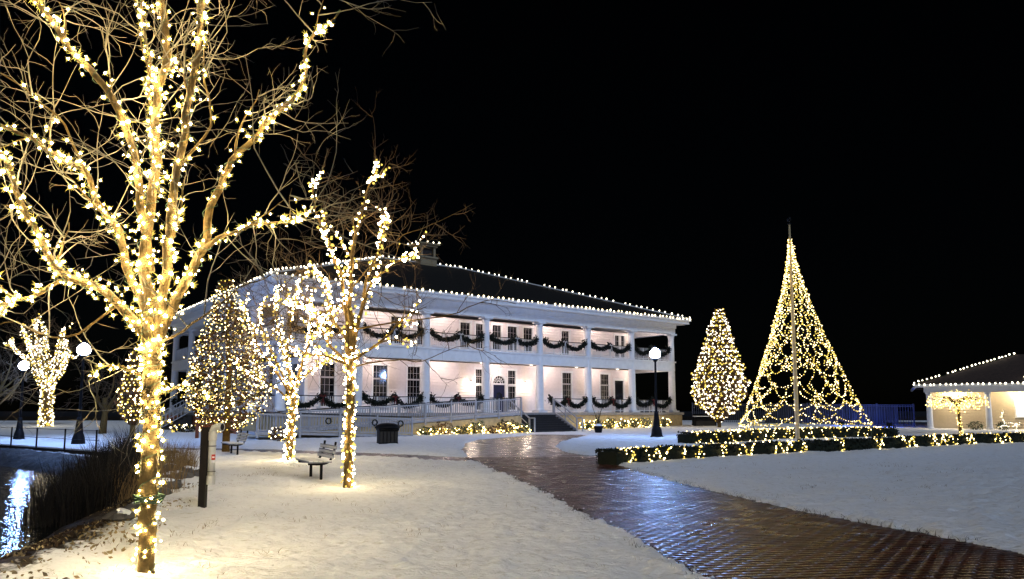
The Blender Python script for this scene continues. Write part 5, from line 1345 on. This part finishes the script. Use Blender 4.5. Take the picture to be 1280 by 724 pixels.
# reeds, leaf litter, grass tips
def blades(name, P, hmin, hmax, wd, mname, lean=0.25):
    n = len(P); P = np.asarray(P); hh = rng.uniform(hmin, hmax, n); a = rng.uniform(0, 6.28, n); la = rng.normal(0, lean, (n, 2)); wx = np.cos(a) * wd / 2; wy = np.sin(a) * wd / 2
    v = np.zeros((n, 5, 3))
    v[:, 0] = P + np.stack([wx, wy, 0 * wx], 1); v[:, 1] = P - np.stack([wx, wy, 0 * wx], 1)
    mid = P + np.stack([la[:, 0] * hh * 0.4, la[:, 1] * hh * 0.4, hh * 0.6], 1)
    v[:, 2] = mid - 0.7 * np.stack([wx, wy, 0 * wx], 1); v[:, 3] = mid + 0.7 * np.stack([wx, wy, 0 * wx], 1)
    v[:, 4] = P + np.stack([la[:, 0] * hh, la[:, 1] * hh, hh], 1)
    k = (np.arange(n) * 5)[:, None]
    f = np.concatenate([k + np.array([[0, 1, 2]]), k + np.array([[0, 2, 3]]), k + np.array([[3, 2, 4]])], 0)
    o = link_mesh(name, v.reshape(-1, 3), f, mname); o['kind'] = 'stuff'; return o
def scatter(n, box, cond):
    out = []
    while sum(map(len, out)) < n:
        x = rng.uniform(box[0], box[1], n * 3); y = rng.uniform(box[2], box[3], n * 3); k = cond(x, y); out.append(np.stack([x[k], y[k]], 1))
    q = np.concatenate(out)[:n]; return np.column_stack([q, gz(q[:, 0], q[:, 1]) - 0.02])
o = blades('reeds', scatter(5200, (-17, -6.5, 13.5, 26.5), lambda x, y: (sdf(POND, x, y) > 0.5) & (sdf(POND, x, y) < 2.6) & (x > -13.2) & (vnoise(x, y, 0.5, 3) > -0.22)), 0.6, 1.55, 0.02, 'reed', 0.22)
o['label'] = 'dense dark reeds standing along the pond edge'; o['category'] = 'reeds'
o = blades('dead_grass', scatter(2600, (-13, -6.5, 14, 26), lambda x, y: (sdf(POND, x, y) > -0.7) & (sdf(POND, x, y) < 0.7) & (vnoise(x, y, 0.8, 5) > 0.02)), 0.25, 0.95, 0.012, 'dead_grass', 0.3)
o['label'] = 'tan dead grass tufts on the bank by the wooden post'; o['category'] = 'grass'
P = scatter(9000, (-14, -4, 5, 26), lambda x, y: (sdf(POND, x, y) > 0.05) & (sdf(POND, x, y) < 2.6)); P[:, 2] += 0.04
v, f = leaves_np(P, 0.055, 0.55); o = link_mesh('leaf_litter', v, f, 'leaf_litter'); o['kind'] = 'stuff'; o['label'] = 'dark fallen leaves and debris on the pond bank'; o['category'] = 'leaves'
P = scatter(2200, (-14, -4, 5, 20), lambda x, y: (sdf(POND, x, y) > -0.9) & (sdf(POND, x, y) < 1.2)); P[:, 2] += 0.06
v, f = leaves_np(P, 0.035, 0.5); o = link_mesh('pale_leaf_litter', v, f, 'litter_pale'); o['kind'] = 'stuff'; o['label'] = 'pale dry leaves scattered on the snowy bank edge'; o['category'] = 'leaves'
def edge_cond(x, y):
    dd = sdf(PATH, x, y); return (dd < 0.03) & (dd > -0.22) & (vnoise(x, y, 1.6, 9) > -0.1)
P = scatter(2600, (-2, 9, 6.5, 26), edge_cond); P[:, 2] += 0.0
o = blades('path_edge_grass', P, 0.03, 0.10, 0.010, 'reed', 0.7); o['label'] = 'dark turf fringe poking out along the brick path edge'; o['category'] = 'grass'
P = scatter(3600, (-8, 14, 6.5, 24), lambda x, y: (path_d(x, y) < -0.25) & (sdf(POND, x, y) < -0.3) & (vnoise(x, y, 2.6, 11) > 0.24)); P[:, 2] += 0.03
o = blades('lawn_grass_tips', P, 0.03, 0.075, 0.007, 'dead_grass', 0.8); o['label'] = 'sparse grass tips showing through the snow on the lawns'; o['category'] = 'grass'
# crumbs of snow thrown up along the path's left edge
le = [Vector((*p, 0)) for p in L_EDGE[1:8]]
q = []
for k in range(150):
    p = interp(le, random.random() ** 1.3 * 0.999); q.append((p.x + random.gauss(0.0, 0.09), p.y + random.gauss(0, 0.06), 0.0))
q = np.array(q); q[:, 2] = snow_height(q[:, 0], q[:, 1]); q[:, 2] = np.maximum(q[:, 2], 0.0) + 0.008
n = len(q); Rm = rand_rot(n); s_ = rng.uniform(0.006, 0.026, n)
v = np.einsum('nij,kj->nki', Rm, OCT_V) * s_[:, None, None] * np.array([1, 1, .7]) + q[:, None, :]
o = link_mesh('snow_crumbs', v.reshape(-1, 3), (OCT_F[None] + (np.arange(n) * 6)[:, None, None]).reshape(-1, 3), 'snow_cap'); o['kind'] = 'stuff'; o['label'] = 'loose snow crumbs along the left edge of the brick path'; o['category'] = 'snow'

# ------------------------------------------------------------------ right background: fence, blue floodlights, cottage, reindeer
def fence(a, b, h, label):
    a = Vector(a); b = Vector(b); d = (b - a); L = d.length; d.normalize()
    t = thing('iron_fence', label, 'fence', (a.x, a.y, g1(a.x, a.y)), group='iron fence runs')
    n = int(L / 2.4); 
    zf = lambda p: g1(p.x, p.y)
    for i in range(n + 1):
        p = a + d * (L * i / n); MB().box(p.x - 0.05, p.x + 0.05, p.y - 0.05, p.y + 0.05, zf(p) - 0.1, zf(p) + h + 0.12).build('post', 'fence_iron', t)
    for zz in (0.15, h - 0.12, h):
        m = MB().bar(a + Vector((0, 0, zf(a) + zz)), b + Vector((0, 0, zf(b) + zz)), 0.04, 0.05); m.build('rail', 'fence_iron', t)
    for i in range(n):
        m = MB(); p0 = a + d * (L * i / n); 
        for k in range(1, 14):
            p = p0 + d * (L / n * k / 14); m.box(p.x - 0.022, p.x + 0.022, p.y - 0.015, p.y + 0.015, zf(p) + 0.1, zf(p) + h - 0.02)
        m.build('pickets', 'fence_iron', t)
fa = at(866, 530, 70); fb = at(1010, 530, 66); fc = at(1143, 530, 60)
fence((fa.x, fa.y, 0), (fb.x, fb.y, 0), 1.75, 'dark iron picket fence left of the cone of lights')
fence((fb.x + 0.2, fb.y, 0), (fc.x, fc.y, 0), 1.75, 'iron picket fence lit blue between the light cone and the cottage')
m = MB()
t = thing('board_fence', 'tall solid fence panel catching blue light behind the iron fence', 'fence', (fb.x, fb.y + 2.5, g1(fb.x, fb.y + 2.5)))
nb = 46
for i in range(nb):
    p = Vector((fb.x - 3, fb.y + 2.4, 0)).lerp(Vector((fc.x, fc.y + 2.4, 0)), i / nb); q = Vector((fb.x - 3, fb.y + 2.4, 0)).lerp(Vector((fc.x, fc.y + 2.4, 0)), (i + 0.93) / nb)
    MB().bar((p.x, p.y, g1(p.x, p.y) + 0.85), (q.x, q.y, g1(q.x, q.y) + 0.85), 0.05, 1.7).build('board', 'rail_black', t)
def flood(px, py, D, label, aim, watts):
    b = at(px, py, D); zg = g1(b.x, D); t = thing('floodlight', label, 'floodlight', (b.x, D, zg), group='blue floodlights')
    a = Vector(aim) - Vector((b.x, D, zg + 0.3)); a.normalize(); M = Matrix.Translation((0, 0, 0.30)) @ a.to_track_quat('Y', 'Z').to_matrix().to_4x4()
    MB().box(-0.03, 0.03, -0.03, 0.03, -0.1, 0.3).build('stake', 'metal_dark', t, local=True)
    MB().box(-0.2, 0.2, -0.10, 0.0, -0.13, 0.13).xf(M).build('housing', 'metal_dark', t, local=True)
    MB().box(-0.17, 0.17, 0.002, 0.01, -0.10, 0.10).xf(M).build('lens', 'flood_blue', t, local=True)
    ld = bpy.data.lights.new('flood_beam', 'SPOT'); ld.energy = watts; ld.color = (0.06, 0.13, 1.0); ld.spot_size = R(105); ld.spot_blend = 0.6; ld.shadow_soft_size = 0.1
    lo = bpy.data.objects.new('flood_beam', ld); COL.objects.link(lo); lo.parent = t; lo.matrix_local = M @ Matrix.Translation((0, 0.06, 0)) @ Matrix.Rotation(R(90), 4, 'X')
flood(1052, 533, 60.0, 'low blue floodlight aimed at the fence behind the light cone', (at(1055, 530, 62.5)), 330)
flood(1112, 536, 57.5, 'low blue floodlight aimed at the fence left of the cottage', (at(1112, 532, 60)), 380)

def cottage():
    O = at(1162, 533, 56); ang = R(-27); M = Matrix.Translation((O.x, O.y, g1(O.x, O.y))) @ Matrix.Rotation(ang, 4, 'Z')
    t = thing('cottage', 'low cream cottage with hip roof edged in lights at the right edge', 'house', M=M)
    P = lambda m, nm, mt, par=None, **k: m.build(nm, mt, par or t, local=True, **k)
    W_, Dp, h = 16.0, 9.0, 2.75
    put = lambda a, o, u: (a, 1.2 + o, u)
    Dp = 13.5; hs = []
    wn = window_at_generic(t, 6.6, 0.95, 2.25, 1.9, put, 'window_lit'); hs.append(wn)
    m = MB(); lap_wall(m, 0.3, W_, 0.0, h, hs, put); P(m, 'wall', 'cottage_wall')
    P(MB().box(0.35, W_, 1.3, Dp, 0, h - 0.02), 'inner_shell', 'cottage_wall')
    for x in (0.05, 3.8, 8.4):
        c = P(MB().lathe((x, 0, 0), [(0.26, 0), (0.26, 0.12), (0.21, 0.18), (0.20, 1.2), (0.17, h - 0.2), (0.24, h - 0.05), (0.24, h)], 14), 'column', 'white_paint')
    P(MB().box(-0.25, W_, -0.25, 0.25, h, h + 0.4), 'beam', 'white_paint')
    P(MB().box(-0.7, W_, -0.7, 1.25, h + 0.401, h + 0.45), 'soffit', 'white_paint')
    P(MB().box(-0.85, W_, -0.85, -0.7, h + 0.38, h + 0.55).box(-0.85, -0.7, -0.7, Dp, h + 0.38, h + 0.55), 'fascia', 'white_paint')
    zr = h + 0.555; hh = 7.4
    tq = M @ Vector((-0.85 + hh, -0.85 + hh, 0)); pxq = PXC + F * tq.x / (tq.y * math.cos(PITCH)); rz = at(pxq, 484 - 0.296 * (pxq - 1138), tq.y).z - M.translation.z - zr
    r = P(MB().add([(-0.85, -0.85, zr), (W_, -0.85, zr), (W_, -0.85 + 2 * hh, zr), (-0.85, -0.85 + 2 * hh, zr), (-0.85 + hh, -0.85 + hh, zr + rz), (W_, -0.85 + hh, zr + rz)], [(0, 1, 5, 4), (3, 0, 4), (2, 3, 4, 5), (1, 2, 5)]), 'roof', 'cottage_roof')
    P(MB().add([(6.2, 0.4, zr + 0.35), (9.9, 0.4, zr + 0.35), (9.9, 3.4, zr + 1.3), (8.0, 3.4, zr + 1.75), (6.2, 3.4, zr + 1.3), (8.05, 0.4, zr + 1.4)], [(0, 1, 5), (0, 5, 3, 4), (1, 2, 3, 5)]), 'dormer', 'cottage_wall')
    g = 'light strings along the cottage roof'
    string_on([M @ Vector((-0.9, -0.9, h + 0.5)), M @ Vector((W_ - 4, -0.9, h + 0.5))], 'white light string along the cottage eave', 0.34, 0.058, 'bulb_white', group=g, up=0.06)
    string_on([M @ Vector((-0.85, -0.85, zr + 0.05)), M @ Vector((-0.85 + hh, -0.85 + hh, zr + rz + 0.05))], 'white light string up the cottage roof hip', 0.42, 0.058, 'bulb_white', group=g)
    string_on([M @ Vector((6.15, 0.35, zr + 0.45)), M @ Vector((8.05, 0.35, zr + 1.5))], 'short light string on the cottage dormer edge', 0.3, 0.06, 'bulb_white', group=g, up=0.03)
    for i, (x, lb2) in enumerate(((1.9, 'left bay'), (6.0, 'window bay'))):
        l = thing('ceiling_lamp', 'small lamp under the cottage eave, ' + lb2, 'lamp', M=M @ Matrix.Translation((x, 0.55, h + 0.39)), group='cottage eave lamps')
        MB().lathe((0, 0, -0.03), [(0.12, 0), (0.13, 0.03)], 12).build('mount', 'metal_dark', l, local=True)
        MB().lathe((0, 0, -0.10), [(0.05, 0), (0.10, 0.03), (0.11, 0.068)], 12).build('lamp_shade', 'lantern_glow', l, local=True)
        ld = bpy.data.lights.new('eave_light', 'POINT'); ld.energy = 175; ld.color = (1.0, 0.80, 0.5); ld.shadow_soft_size = 0.12
        lo = bpy.data.objects.new('eave_light', ld); COL.objects.link(lo); lo.parent = l; lo.location = (0, 0, -0.25)
    for x, rr, lb3 in ((2.9, 0.5, 'left of the cottage porch column'), (4.5, 0.35, 'right of the cottage porch column')):
        q = M @ Vector((x, -0.7, 0)); shrub((q.x, q.y, g1(q.x, q.y)), rr, 0.65, 'foliage_green', 'small low bush ' + lb3, 350, 0.06, group='cottage bushes')
def window_at_generic(t, x, z0, z1, wd, put, pane):
    h = wd / 2; c = 0.12
    def bx(mb, a0, a1, o0, o1, u0, u1):
        vs = [put(a, o, u) for u in (u0, u1) for a, o in ((a0, o0), (a1, o0), (a1, o1), (a0, o1))]; mb.add(vs, [(0, 3, 2, 1), (4, 5, 6, 7), (0, 1, 5, 4), (1, 2, 6, 5), (2, 3, 7, 6), (3, 0, 4, 7)])
    m = MB(); bx(m, x - h - c, x - h, -0.06, 0.08, z0, z1); bx(m, x + h, x + h + c, -0.06, 0.08, z0, z1); bx(m, x - h - c, x + h + c, -0.07, 0.08, z1, z1 + 0.13); bx(m, x - h - c, x + h + c, -0.09, 0.08, z0 - 0.1, z0)
    f = m.build('window', 'trim_white', t, local=True)
    m = MB(); m.add([put(x - h, 0.04, z0), put(x + h, 0.04, z0), put(x + h, 0.04, z1), put(x - h, 0.04, z1)], [(0, 1, 2, 3)]); m.build('pane', pane, f, local=True)
    m = MB(); bx(m, x - 0.02, x + 0.02, 0.0, 0.03, z0, z1); m.build('mullion', 'trim_white', f, local=True)
    return (x - h - c, x + h + c, z0 - 0.06, z1 + 0.08)
cottage()
def reindeer():
    D = 46.0; b = at(1263, 536, D); zg = g1(b.x, D); s = 0.9
    t = thing('light_reindeer', 'prancing reindeer figure outlined in white lights by the cottage window', 'light figure', (b.x, D, zg))
    L = [[(-0.45, 0, 0.75), (-0.1, 0, 0.82), (0.3, 0, 0.8), (0.48, 0, 1.05), (0.55, 0, 1.25), (0.72, 0, 1.2)], [(-0.45, 0, 0.75), (-0.3, 0, 0.62), (0.1, 0, 0.58), (0.35, 0, 0.66), (0.48, 0, 1.05)],
         [(-0.45, 0, 0.75), (-0.62, 0.05, 0.7), (-0.72, 0.05, 0.85)], [(-0.42, -0.08, 0.7), (-0.35, -0.08, 0.35), (-0.12, -0.08, 0.02)], [(-0.40, 0.08, 0.7), (-0.5, 0.08, 0.38), (-0.4, 0.08, 0.0)],
         [(0.32, -0.08, 0.65), (0.6, -0.08, 0.52), (0.72, -0.08, 0.3)], [(0.3, 0.08, 0.65), (0.5, 0.08, 0.6), (0.8, 0.08, 0.5)], [(0.53, 0, 1.27), (0.42, 0.05, 1.5), (0.25, 0.1, 1.62)], [(0.53, 0, 1.27), (0.55, -0.05, 1.52), (0.45, -0.1, 1.72)], [(0.42, 0.05, 1.5), (0.46, 0.08, 1.66)]]
    mx = lambda p: Vector((b.x - p[0] * s, D + p[1], zg + p[2] * s))
    m = MB(); Q = []
    for l in L:
        l = smooth_line([mx(p) for p in l], 4); m.tube(l, 0.012, 5); Q += [tuple(q + rv(0.01)) for q in resample(l, 0.075)]
    m.tube([(b.x + 0.34, D - 0.07, zg + 0.02), (b.x + 0.34, D - 0.07, zg - 0.2)], 0.012, 5); m.build('frame', 'wire_green', t); bulbs_stuff(Q, 0.02, 'bulb_white', t, soft=0.2)
reindeer()
